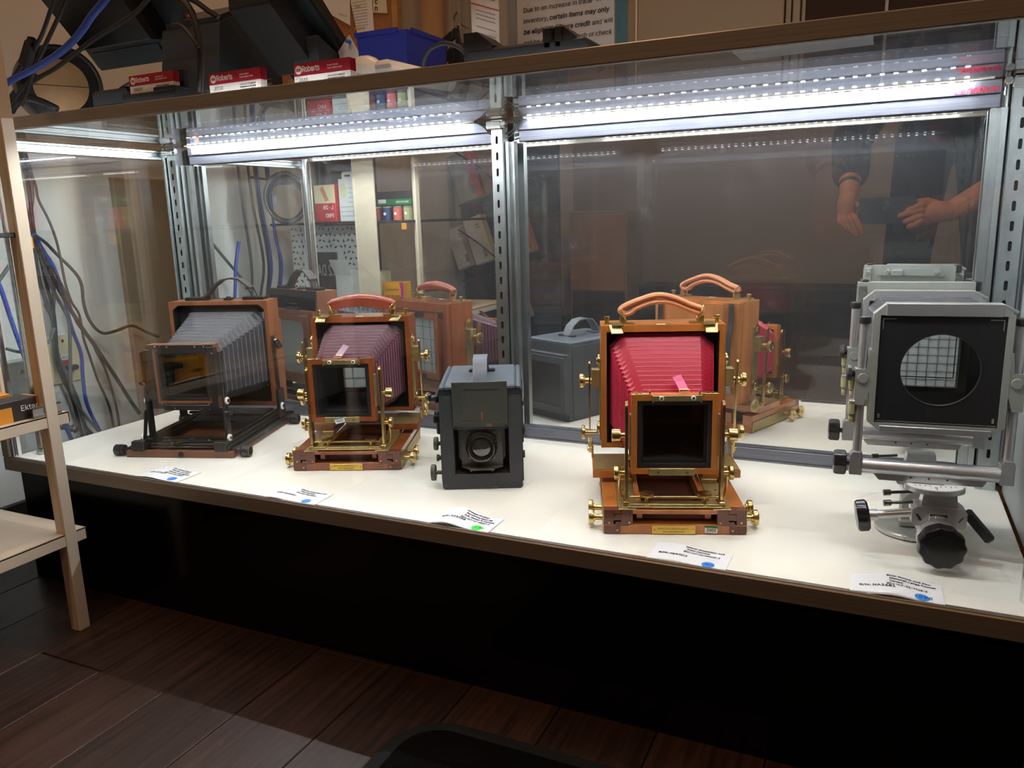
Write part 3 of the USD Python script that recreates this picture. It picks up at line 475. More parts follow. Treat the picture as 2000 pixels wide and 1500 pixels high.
# ================================================================ black metal and walnut field camera
t = thing('field_camera', 'walnut field camera with black bellows and black metal standards', 'camera', (-1.0706, .0885, ZD + .0004), 18.21)
bs = part(t, 'base', [B(-97, 97, -1, 8, 0, 11.5, .5), B(-97, -80, 8, 246, 0, 11, .5), B(80, 97, 8, 246, 0, 11, .5), B(-80, 80, 236, 246, 0, 11), B(-80, 80, 8, 236, 1, 4)], 'wood_bar')
part(bs, 'bed_panel', B(-62, 62, 120, 200, 4, 5), 'wood_walnut')
part(bs, 'front_screw', [LA([(4, 0), (4.6, .6), (4.6, 2), (3.6, 2.6), (2, 2.6), (1.6, 1.6)], (3, -1, 6), (0, -1, 0), 18)], 'black_metal', smooth=SM)
for s in (-1, 1):
    part(bs, 'rail', [B(s * 66, s * 90, 2, 246, 11, 20, .8), B(s * 70, s * 75, 2, 246, 20, 26, .5), B(s * 80, s * 85, 2, 246, 20, 25, .5), B(s * 92, s * 99, 6, 246, 6, 16, .8)], 'black_metal')
    part(bs, 'rail_end', [B(s * 64, s * 86, -1.5, 10, 10, 28, 1), B(s * 67, s * 70, -2.4, 10, 12, 24, .4), B(s * 78, s * 81, -2.4, 10, 12, 24, .4)], 'black_metal')
    part(bs, 'rail_slot', [B(s * 98.6, s * 99.4, 40, 120, 9, 12), B(s * 98.6, s * 99.4, 140, 226, 9, 12)], 'black_inside')
    for y in (10, 226): part(bs, 'focus_knob', [LA([(4, 0), (4, 8), (7, 8), (9, 9), (9, 11), (7.5, 11.5), (7.5, 14), (9.6, 14.4), (9.6, 25), (8.8, 26), (6.8, 26), (6.4, 22)], (s * 97, y, 10), (s, 0, 0), 26)], 'black_metal', smooth=SM)
    part(bs, 'rail_pin', B(s * 86, s * 108, 232, 240, 18, 23, .6), 'black_metal')
# front carriage and the folding plate with its wires
fcg = part(t, 'front_carriage', [B(-62, 62, 14, 22, 16, 20, .6), B(-62, 62, 52, 60, 16, 20, .6), B(-56, 56, 22, 52, 15, 17, .4), E_(Polygon([(-46, 24), (-20, 28), (0, 22), (30, 26), (46, 24), (46, 34), (20, 42), (-20, 42), (-46, 36)]), 3, 'z', 18)], 'black_metal')
part(fcg, 'locking_lever', [tx(B(-4, 4, -34, 4, 0, 2.5, .8), (.006, .034, .021), rz=-34), C((6, 34, 20), (6, 34, 25), 4, 14, .8), C((-15, 6, 20), (-15, 6, 25.5), 4.6, 14, .8)], 'black_metal')
part(fcg, 'screw', [C((x, y, 20), (x, y, 23), 3, 12, .8) for x, y in ((-34, 30), (38, 32))], 'steel_spring')
part(fcg, 'glide_rod', C((-60, 11, 15.4), (60, 11, 15.4), 1, 8), 'chrome')
fcx, fcz = 4, 134
for s in (-1, 1):
    po = part(t, 'front_post', [E_(sbox(26, 22, 42, 178).difference(rrect(32, 36, 96, 170, 1.8)).difference(rrect(32, 36, 40, 88, 1.8)), 3, 'x', fcx + s * 70 - 1.5), B(fcx + s * 66, fcx + s * 74, 24, 44, 16, 26, .8)], 'black_metal')
    part(po, 'brace', E_(affinity.rotate(rrect(14, 22, 20, 78, 3.8).difference(rrect(16.4, 19.6, 44, 74, 1.5)), -16, origin=(18, 24)), 2, 'x', fcx + s * 76 - 1), 'black_metal')
    part(po, 'washer', [LA([(6, 0), (6.4, .6), (6.4, 3), (5.6, 3.6), (3, 3.6)], (fcx + s * 72, 34, 92), (s, 0, 0), 20), LA([(6, 0), (6.4, .6), (6.4, 3), (5.6, 3.6), (3, 3.6)], (fcx + s * 77, 20, 30), (s, 0, 0), 20)], 'white_plastic', smooth=SM)
    part(po, 'lever', [B(fcx + s * 74, fcx + s * 84, 20, 30, 68, 76, 1) if s > 0 else tx(B(-11, 0, 24, 31, 0, 7, 1), ((fcx - 70) * mm, 0, .118), ry=25), C((fcx + s * 71, 34, 92), (fcx + s * 78, 34, 92), 3, 12), C((fcx + s * 76, 20, 30), (fcx + s * 82, 20, 30), 2.6, 12)], 'black_knob')
ff = part(t, 'front_frame', E_(sbox(fcx - 60, 79, fcx + 60, 190).difference(sbox(fcx - 46, 92, fcx + 46, 178)), 22, 'y', 30), 'wood_walnut')
part(ff, 'frame_plate', [E_(sbox(fcx - 60, 79, fcx + 60, 190).difference(sbox(fcx - 50, 88, fcx + 50, 184)), 2, 'y', 28.4), B(fcx - 38, fcx + 46, 25, 28.4, 176, 191, .6), B(fcx - 38, fcx + 46, 25, 28.4, 77, 86, .6), B(fcx + 48, fcx + 62, 27, 40, 100, 186, .5), B(fcx - 66, fcx - 52, 27, 40, 96, 182, .5)], 'black_metal')
part(ff, 'board_recess', [E_(sbox(fcx - 47, 91, fcx + 47, 179).difference(sbox(fcx - 41, 97, fcx + 41, 173)), 5, 'y', 32), E_(sbox(fcx - 42, 96, fcx + 42, 174).difference(sbox(fcx - 37, 101, fcx + 37, 169)), 4, 'y', 38)], 'black_board')
part(ff, 'screw', [C((fcx + x, 25, z), (fcx + x, 24, z), 2, 10, .4) for x, z in ((-20, 187), (30, 187), (-18, 80), (30, 80))], 'steel_spring')
part(ff, 'corner_pin', [C((fcx + x, 28, z), (fcx + x, 24, z), 1.4, 8) for x, z in ((-41, 188), (47, 188), (-40, 88), (46, 88), (60, 176))], 'chrome')
part(t, 'bellows', bellows((-2 * mm, .216, .150, .080, .074), (fcx * mm, .052, fcz * mm, .050, .046), 12, .0040, .016), 'bellows_black')
folds(t, (-2 * mm, .216, .150, .080, .074), (fcx * mm, .052, fcz * mm, .050, .046), 12, .0040, .016, 'fold_lit_grey')
part(t, 'bellows_lining', rings([[(-.07, .222, .214), (.07, .222, .214), (.07, .222, .086), (-.07, .222, .086)], [(fcx * mm - .04, .05, .172), (fcx * mm + .04, .05, .172), (fcx * mm + .04, .05, .098), (fcx * mm - .04, .05, .098)]], False), 'black_inside')
# rear frame: front face at y 196
rs = part(t, 'rear_frame', [E_(sbox(-104, 44, 92, 246).difference(Polygon([(-97, 52), (85, 52), (85, 230), (75, 239), (-86, 239), (-97, 230)])), 50, 'y', 196)], 'wood_walnut')
part(rs, 'frame_lining', [E_(sbox(-98, 51, 86, 240).difference(sbox(-80, 76, 76, 222)), 3, 'y', 218), E_(Polygon([(-97, 52), (85, 52), (85, 230), (75, 239), (-86, 239), (-97, 230)]).difference(Polygon([(-96, 53), (84, 53), (84, 229.5), (74.5, 238), (-85.5, 238), (-96, 229.5)])), 22, 'y', 197)], 'black_inside')
bk = part(rs, 'camera_back', [E_(sbox(-102, 46, 90, 205).difference(sbox(-66, 66, 58, 176)), 12, 'y', 246), E_(sbox(-84, 58, 76, 196).difference(Polygon([(-64, 70), (56, 70), (62, 80), (62, 172), (54, 184), (-62, 184), (-70, 172), (-70, 80)])), 8, 'y', 258)], 'wood_walnut')
part(bk, 'ground_glass', E_(Polygon([(-63, 69), (55, 69), (61, 79), (61, 173), (53, 185), (-61, 185), (-69, 173), (-69, 79)]), 2, 'y', 259), 'ground_glass')
part(bk, 'back_clip', [B(-76, -70, 265, 269, 104, 150, .8), B(64, 70, 265, 269, 104, 150, .8), B(-20, 30, 246, 256, 205, 210, 1), B(-50, 40, 258, 264, 190, 197, 1)], 'black_metal')
part(rs, 'back_plate', [B(-104, 92, 246, 249, 232, 247, .4), B(-20, 16, 246, 248.5, 216, 219, .4)], 'black_metal')
for s in (-1, 1):
    x = -6 + s * 99
    part(rs, 'side_arm', [E_(affinity.rotate(rrect(206, 214, 26, 180, 3.9).difference(rrect(208.6, 211.4, 36, 90, 1.3)), 3, origin=(210, 26)), 2.6, 'x', x + s * 3 - 1.3), B(x - 2, x + 5 * s, 200, 226, 18, 74, 1)], 'black_metal')
    part(rs, 'arm_washer', [LA([(6, 0), (7, .8), (7, 3), (6, 3.6), (3, 3.6)], (x + s * 4, 210, 40), (s, 0, 0), 20), LA([(5, 0), (6, .8), (6, 3), (5, 3.6)], (x + s * 4, 206, 166), (s, 0, 0), 20)], 'white_plastic', smooth=SM)
    part(rs, 'arm_lever', [tx(B(-3, 3, -8, 8, -4, 14, 1.4), ((x + s * 12) * mm, .206, .158), ry=-s * 28), C((x + s * 6, 210, 40), (x + s * 10, 210, 40), 3.4, 12, .6)], 'black_knob')
part(rs, 'handle_foot', [B(-80, -38, 214, 236, 246, 252, 1), B(36, 78, 214, 236, 246, 252, 1), C((4, 224, 246), (4, 224, 252), 5, 16, 1), B(-2, 10, 214, 234, 246, 250, 1)], 'black_satin')
hd = part(t, 'handle', RB([(-46, 225, 250), (-36, 225, 256), (-22, 225, 272), (-4, 225, 284), (14, 225, 287), (30, 225, 285), (44, 225, 274), (52, 225, 268)], 20, 3, (0, 1, 0)), 'leather_black', smooth=SM)
part(hd, 'handle_link', [TB([(48, 216, 270), (56, 216, 252), (58, 234, 252), (50, 234, 270), (48, 216, 270)], 1.3, 8, 0), B(44, 52, 214, 236, 266, 271, .8)], 'black_metal')
part(bs, 'rear_wing', [E_(Polygon([(-60, 150), (60, 150), (66, 190), (40, 236), (-40, 236), (-66, 190)]), 3, 'z', 22), B(-64, 64, 196, 246, 22, 27, 1)], 'black_metal')
part(bs, 'level_strip', B(30, 58, 150, 152, 22, 24), 'silver_print')

# ================================================================ silver monorail camera
t = thing('monorail_camera', 'silver grey monorail view camera with square black lens board', 'camera', (.0590, .10, ZD + .0004), 5.7)
dz = lambda z: (z - ZD) * 1000            # world heights to heights above the deck in mm
def std(y, half, z0, z1, rods, nm, front):
    h = (z0 + z1) / 2; ch = 12
    oct_ = Polygon([(-half, z0 + ch * .8), (-half + ch, z0), (half - ch, z0), (half, z0 + ch * .8), (half, z1 - ch * .9), (half - ch, z1), (-half + ch, z1), (-half, z1 - ch * .9)])
    f = part(t, nm, [E_(oct_.difference(sbox(-half + 6.5, z0 + 9, half - 6.5, z1 - 12)), 15, 'y', y)], 'sinar_grey')
    part(f, 'frame_cap', [B(-half + ch - .5, half - ch + .5, y - 1, y + 16, z1 - 12.5, z1 + .6, .5), tx(B(0, 16, 0, 14, -1.5, 1.5, .5), ((half - 12) * mm, y * mm, (z1 - .5) * mm), ry=28), B(-half + ch, half - ch, y - .8, y + 15.8, z0 - .8, z0 + 6, .4)], 'satin_alu')
    for s in (-1, 1):
        part(f, 'bearing_arm', [E_(Polygon([(s * half, h - 26), (s * half, h + 20), (s * (half + 2), h + 20), (s * (half + 4), h - 2), (s * (half + 15), h - 2), (s * (half + 15), h - 42), (s * (half + 5), h - 42)]), 14, 'y', y + .5), C((s * (half + 7), y - .8, h - 12), (s * (half + 7), y + 1, h - 12), 5.5, 20, .4)], 'sinar_grey')
        rx_ = s * (half + 8)
        rod = part(f, 'rod', [C((rx_, y + 7, rods - 4), (rx_, y + 7, h - 40), 4.6, 18), C((rx_, y + 7, h - 3), (rx_, y + 7, z1 - 22), 4.9, 18, .4)], 'satin_alu', smooth=SM)
        part(rod, 'rod_cap', LA([(5.6, 0), (6.2, .6), (6.2, 6), (5.6, 7.4), (4, 8)], (rx_, y + 7, z1 - 22), (0, 0, 1), 20), 'sinar_black', smooth=SM)
        part(f, 'clamp_block', [E_(Polygon([(rx_ - 7, rods - 9), (rx_ + 6, rods - 9), (rx_ + 6, rods + 14), (rx_ + 4, rods + 17), (rx_ - 4, rods + 17), (rx_ - 7, rods + 13)]), 15, 'y', y - .5), B(rx_ + 3.2, rx_ + 4.2, y - .9, y, rods + 1, rods + 12)], 'satin_alu')
        part(f, 'thumb_wheel', LA([(2.6, 0), (4, 2), (4, 3), (8, 3.4), (8.4, 4.2), (8.4, 7.4), (7.6, 8.2)], (s * (half + 15), y + 7, h - 8), (s, 0, 0), 21, lobes=7, amp=.05), 'sinar_black', smooth=SM)
    part(f, 'tilt_knob', LA([(3, 0), (3, 3), (11.5, 3.4), (13.6, 5), (13.6, 14), (12.4, 16.4), (6, 17)], (-(half + 15), y + 7, rods + 2), (-1, 0, 0), 28, lobes=7, amp=.06), 'black_knob', smooth=SM)
    cb = part(f, 'crossbar', [C((-half - 4, y + 8, rods), (half + 4, y + 8, rods), 8.6, 22), E_(Polygon([(-half + 10, rods - 7), (half - 10, rods - 7), (half - 14, rods - 14), (-half + 16, rods - 14)]), 11, 'y', y + 3)], 'satin_alu', smooth=SM)
    part(cb, 'index_dot', [C((x, y + 2.8, rods - 9), (x, y + 4, rods - 9), 1.1, 10) for x in (-18, 18)], 'sinar_black'); part(cb, 'red_index_dot', C((0, y + 2.8, rods - 9), (0, y + 4, rods - 9), 1.2, 10), 'card_red')
    for k, (zz, yy) in enumerate(((h - 46, y + 2), (h - 20, y + 12))):
        part(f, 'spirit_level', [C((-(half + 17), yy, zz - 7), (-(half + 17), yy, zz + 7), 3.6, 12, .8), C((-(half + 15), yy + 4, zz - 14), (-(half + 19), yy + 4, zz - 14), 4, 14, .6)], 'vial', smooth=SM)
        part(f, 'level_mount', [B(-(half + 19), -(half + 12), yy + 3, yy + 6, zz - 18, zz + 9, .6), B(-(half + 20), -(half + 14), yy - 4, yy + 4, zz + 7, zz + 9, .4)], 'satin_alu')
    return f
z0, z1 = dz(.366), dz(.5055)
f = std(-7, 66, z0, z1, dz(.3225), 'front_standard', True)
bd = part(f, 'lens_board', E_(sbox(-59, z0 + 9.5, 59, z1 - 12.5).difference(Point(1.5, dz(.4352)).buffer(38, 24)), 2.4, 'y', -5), 'sinar_black')
part(bd, 'hole_rim', LA([(38, 0), (38.8, -.4), (38.8, .8), (38, .8), (38, 0)], (1.5, -5, dz(.4352)), (0, 1, 0), 56), 'steel_spring')
part(bd, 'corner_clip', [B(-57, -44, -5.8, -5, z1 - 16.5, z1 - 15.5), B(-57, -56, -5.8, -5, z1 - 27, z1 - 15.5), B(44, 57, -5.8, -5, z1 - 16.5, z1 - 15.5), B(56, 57, -5.8, -5, z1 - 27, z1 - 15.5), C((-55, -5, z0 + 14), (-55, -5, z0 + 19), 1.2, 8), C((55, -5, z0 + 14), (55, -5, z0 + 19), 1.2, 8), B(-58, 58, -5.6, -5, z0 + 10.4, z0 + 11.4)], 'silver_print')
part(t, 'bellows', bellows((0, .134, (z0 + z1) / 2000, .060, .061), (0, .009, (z0 + z1) / 2000, .060, .061), 13, .0022, .012), 'bellows_black')
folds(t, (0, .134, (z0 + z1) / 2000, .060, .061), (0, .009, (z0 + z1) / 2000, .060, .061), 13, .0022, .012, 'fold_lit_grey')
part(t, 'bellows_lining', rings([[(-.054, .134, z1 * mm - .016), (.054, .134, z1 * mm - .016), (.054, .134, z0 * mm + .016), (-.054, .134, z0 * mm + .016)], [(-.054, .008, z1 * mm - .016), (.054, .008, z1 * mm - .016), (.054, .008, z0 * mm + .016), (-.054, .008, z0 * mm + .016)]], False), 'black_inside')
f = std(134, 66, z0, z1, dz(.3225), 'rear_standard', False)
bk = part(t, 'camera_back', [E_(sbox(-72, z0 - 2, 58, z1 + 9).difference(sbox(-52, z0 + 18, 48, z1 - 20)), 14, 'y', 152), B(-72, -60, 152, 172, z1 - 20, z1 + 5, 1), E_(Polygon([(-50, z1 - 6), (44, z1 - 6), (36, z1 + 5), (-40, z1 + 5)]), 7, 'y', 166)], 'sinar_grey')
part(bk, 'back_latch', [B(-30, -14, 172, 180, z1 - 6, z1 + 3, 1.4), C((-36, 173, z1), (-36, 176, z1), 3.4, 14, .6), C((32, 173, z1), (32, 176, z1), 3.4, 14, .6), C((-66, 172, z1 - 2), (-66, 175, z1 - 2), 3, 14, .6)], 'satin_alu')
part(bk, 'back_knob', [C((60, 160, z1 - 2), (60, 160, z1 + 10), 6, 18, 1), C((-64, 160, z1 + 9), (-64, 160, z1 + 12), 5, 18, 1)], 'sinar_black', smooth=SM)
gg = part(bk, 'ground_glass', B(-54, 50, 158, 160.5, z0 + 16, z1 - 18), 'ground_glass')
part(gg, 'grid_line', [B(-54 + i * 11.2, -53.6 + i * 11.2, 157.7, 160.8, z0 + 16, z1 - 18) for i in range(1, 10)] + [B(-54, 50, 157.7, 160.8, z0 + 16 + i * 10.2, z0 + 16.4 + i * 10.2) for i in range(1, 11)], 'ink_grey')
part(gg, 'frame_mark', [B(-48, 44, 157.4, 158, z0 + 29, z0 + 30), B(43, 44, 157.4, 158, z0 + 29, z1 - 50), B(44, 46, 157.4, 158, z1 - 40, z1 - 38), B(44, 46, 157.4, 158, z1 - 46, z1 - 43)], 'ink')
part(gg, 'centre_spot', C((-20, 157.4, z1 - 36), (-20, 158, z1 - 36), 6.5, 24), 'vial')
# rail, its carriages, knobs and foot
rail = part(t, 'rail', [C((12, -26, 30), (12, 215, 30), 17.5, 32, .8)], 'satin_alu', smooth=SM)
part(rail, 'end_cap', [LA([(20, 0), (23, 1.5), (23.4, 4), (23.4, 13), (22, 16), (17, 17.2), (8, 16.6), (.5, 16.4)], (12, -28, 30), (0, -1, 0), 55, lobes=11, amp=.035), LA([(15, 0), (15, 3), (12, 3.2)], (12, -44, 30), (0, -1, 0), 40)], 'black_knob', smooth=SM)
part(rail, 'clamp_ring', [lathe([(.0178, 0), (.0215, 0), (.0215, .012), (.0178, .012), (.0178, 0)], np.array((12, -24, 30)) * mm, (0, 1, 0), 40)], 'satin_alu', smooth=SM)
for y, zc in ((-12, 0), (128, 0)):
    cg = part(t, 'carriage', [E_(Polygon([(-13, 42), (37, 42), (39, 45), (39, 60), (34, 64), (-10, 64), (-15, 60), (-15, 45)]), 26, 'y', y), E_(Polygon([(-6, 64), (30, 64), (28, 82), (-4, 82)]), 18, 'y', y + 4)], 'satin_alu')
    part(cg, 'dovetail', [B(2, 20, y - .8, y + .2, 47, 57, .2), B(8, 15, y - 1.4, y + .2, 48.5, 55.5, .2), E_(Polygon([(-12, 56), (-9, 56), (-4, 48), (-7, 48)]), 1, 'y', y - .8), E_(Polygon([(30, 50), (32, 50), (36, 56), (34, 56)]), 1, 'y', y - .8)], 'sinar_grey' if y > 0 else 'chrome')
    if y < 0:
        sc = part(cg, 'swing_scale', [E_(Polygon([(30 * math.cos(a) + 6, y + 8 - 22 * math.sin(a)) for a in np.linspace(0, math.pi, 30)]), 5, 'z', 82.5)], 'satin_alu')
        part(sc, 'scale_plate', E_(Polygon([(28 * math.cos(a) + 6, y + 7.6 - 20.4 * math.sin(a)) for a in np.linspace(0, math.pi, 30)]), .6, 'z', 87.5), 'white_scale')
        part(sc, 'scale_mark', [B(5.8, 6.3, y - 12, y - 7, 88.1, 88.4)] + [B(6 + x - .25, 6 + x + .25, y + 4 - (3 if k % 2 else 5), y + 4, 88.1, 88.4) for k, x in enumerate((-20, -15, -10, -5, 5, 10, 15, 20))] + [text('0', .004, (.0042, (y - 5.6) * mm, .0881), .0003, rx=0)], 'ink')
        kn = part(cg, 'focus_shaft', [C((-12, y + 12, 53), (-48, y + 10, 47), 5, 18), C((-48, y + 10, 47), (-58, y + 9.6, 45.6), 6.4, 18, .5)], 'satin_alu', smooth=SM)
        part(kn, 'focus_knob', LA([(4, 0), (15, .6), (17.4, 3), (17.4, 11), (16, 13.4), (7, 14)], (-57, y + 9.6, 45.6), (-1, -.06, -.16), 42, lobes=7, amp=.05), 'black_knob', smooth=SM)
        part(cg, 'clamp_lever', tx(bx(-.0055, .0055, -.006, .006, -.030, .010, .0025), (.045, (y + 6) * mm, .053), ry=-40), 'black_knob')
    part(cg, 'lock_pin', [C((-14, y + 8 + k * 9, 66 + k * 9 - (0 if y > 0 else 0)), (-40, y + 4 + k * 9, 64 + k * 9), 1.8, 10) for k in (0, 1)] + [C((-36, y + 4.6 + k * 9, 64.4 + k * 9), (-44, y + 3.4 + k * 9, 63.7 + k * 9), 3.4, 12, .6) for k in (0, 1)], 'steel_spring', smooth=SM)
ft = part(t, 'rail_foot', [LA([(40, 0), (41, 1), (41, 6), (40, 7)], (0, 84, 0), (0, 0, 1), 48), tx(B(-16, 16, 70, 98, 7, 16, 2)), E_(Polygon([(-14, 7), (38, 7), (38, 40), (30, 52), (-4, 52), (-14, 40)]).difference(Point(12, 30).buffer(17.4, 16)), 22, 'y', 74)], 'sinar_grey')
part(ft, 'foot_rim', [LA([(41.2, 1), (41.6, 1.4), (41.6, 5.4), (41.2, 5.8)], (0, 84, 0), (0, 0, 1), 48)] + [tx(C((0, -42.6, 3.4), (0, -41, 3.4), 2.4, 12), (0, .084, 0), rz=a) for a in (-20, -8)], 'satin_alu')
# ================================================================ paper price cards on the deck
def price_card(c, ang, w, h, lift, lines, serial, dot, label, bend=0.0, scrib=None):
    """a curled card; lift(u, v) is its height at 0..1 across and deep"""
    t = thing('price_card', label, 'price card', (*c, ZD), ang)
    nx, ny = 22, 8; U, V = np.meshgrid(np.linspace(0, 1, nx), np.linspace(0, 1, ny), indexing='ij')
    def warp(p):
        q = np.array(p, float); u, v = q[:, 0] / w + .5, q[:, 1] / h + .5; q[:, 2] += lift(u, v) + .0006; return q
    top = np.stack([(U - .5) * w, (V - .5) * h, np.zeros_like(U)], -1).reshape(-1, 3); bot = top + [0, 0, -.00035]; n = nx * ny; f = []
    for i in range(nx - 1):
        for j in range(ny - 1):
            a = i * ny + j; f += [(a, a + ny, a + ny + 1), (a, a + ny + 1, a + 1), (n + a, n + a + ny + 1, n + a + ny), (n + a, n + a + 1, n + a + ny + 1)]
    ed = [i * ny for i in range(nx)] + [(nx - 1) * ny + j for j in range(1, ny)] + [i * ny + ny - 1 for i in range(nx - 2, -1, -1)] + [j for j in range(ny - 2, 0, -1)]
    for a, b_ in zip(ed, ed[1:] + ed[:1]): f += [(a, n + a, n + b_), (a, n + b_, b_)]
    part(t, 'card', TM(warp(np.vstack([top, bot])), f), 'paper', smooth=True)
    ms = []
    for i, s in enumerate(lines):
        ms.append(text(s, h * .072, (w * (-.10 + (.03 if 0 < i < len(lines) - 1 else 0)), h * (.36 - i * .125), .0003), .00012, True, rx=0, width=min(w * .5, len(s) * h * .072 * .62)))
    ms.append(text(serial, h * .085, (-w * .40, -h * .12, .0003), .00012, True, rx=0))
    part(t, 'print', TM(*(lambda m: (warp(m.vertices), m.faces))(cat_(ms).subdivide())), 'ink')
    d = ext(affinity.scale(Point(w * .27, -h * .30).buffer(h * .145, 20), 1, 1), .0002, 'z', .0002).subdivide()
    dt = part(t, 'dot_sticker', TM(warp(d.vertices), d.faces), dot)
    if scrib:
        s_ = text(scrib, h * .11, (w * .27 - h * .09, -h * .34, .0005), .0001, rx=0, shear=.2).subdivide(); part(dt, 'handwriting', TM(warp(s_.vertices), s_.faces), 'dark_blue' if dot == 'blue_dot' else 'green_print')
hump = lambda a, c=.35: (lambda u, v: a * np.exp(-((u - c) / .28) ** 2) * (.6 + .4 * v) + .0005)
price_card((-1.0125, .012), 1, .086, .050, hump(.004, .3), ['K.B. Canham Wood', 'Wooden 4x5 Field', 'Camera with Bellows', 'SKU: ULF-02-CMB57'], 'S/N: 57127', 'blue_dot', 'small white price card with a blue dot before the black-bellows walnut camera')
price_card((-.7465, .0065), 2, .088, .047, hump(.005, .2), ['Wisner Expedition 4x5', 'Field Camera', 'SKU: ULF-02-WBX5'], 'S/N: na9000', 'blue_dot', 'white price card with a blue dot before the mahogany purple-bellows camera')
price_card((-.472, .0075), 0, .085, .049, hump(.009, .3), ['Vintage Graflex', 'Revolving Back RB', 'R.B. Series B Camera', 'SKU: ULF-01-GRB23-5'], 'S/N: 323288', 'green_dot', 'white price card with a bright green dot before the black box camera', scrib='155')
price_card((-.181, .0065), -1, .089, .049, hump(.003, .3), ['Wisner Expedition 4x5', 'Field Camera', 'SKU: ULF-02-WX4X5-3'], 'S/N: na4001', 'blue_dot', 'white price card with a blue dot before the crimson red-bellows camera', scrib='tax')
price_card((.032, .0055), 2, .087, .047, hump(.006, .45), ['Sinar Norma 4x5 Film', 'Monorail Large Format', 'Camera', 'SKU: ULF-02-7968-3'], 'S/N: NA3681', 'blue_dot', 'rightmost white price card with a blue dot before the silver monorail camera', scrib='595')
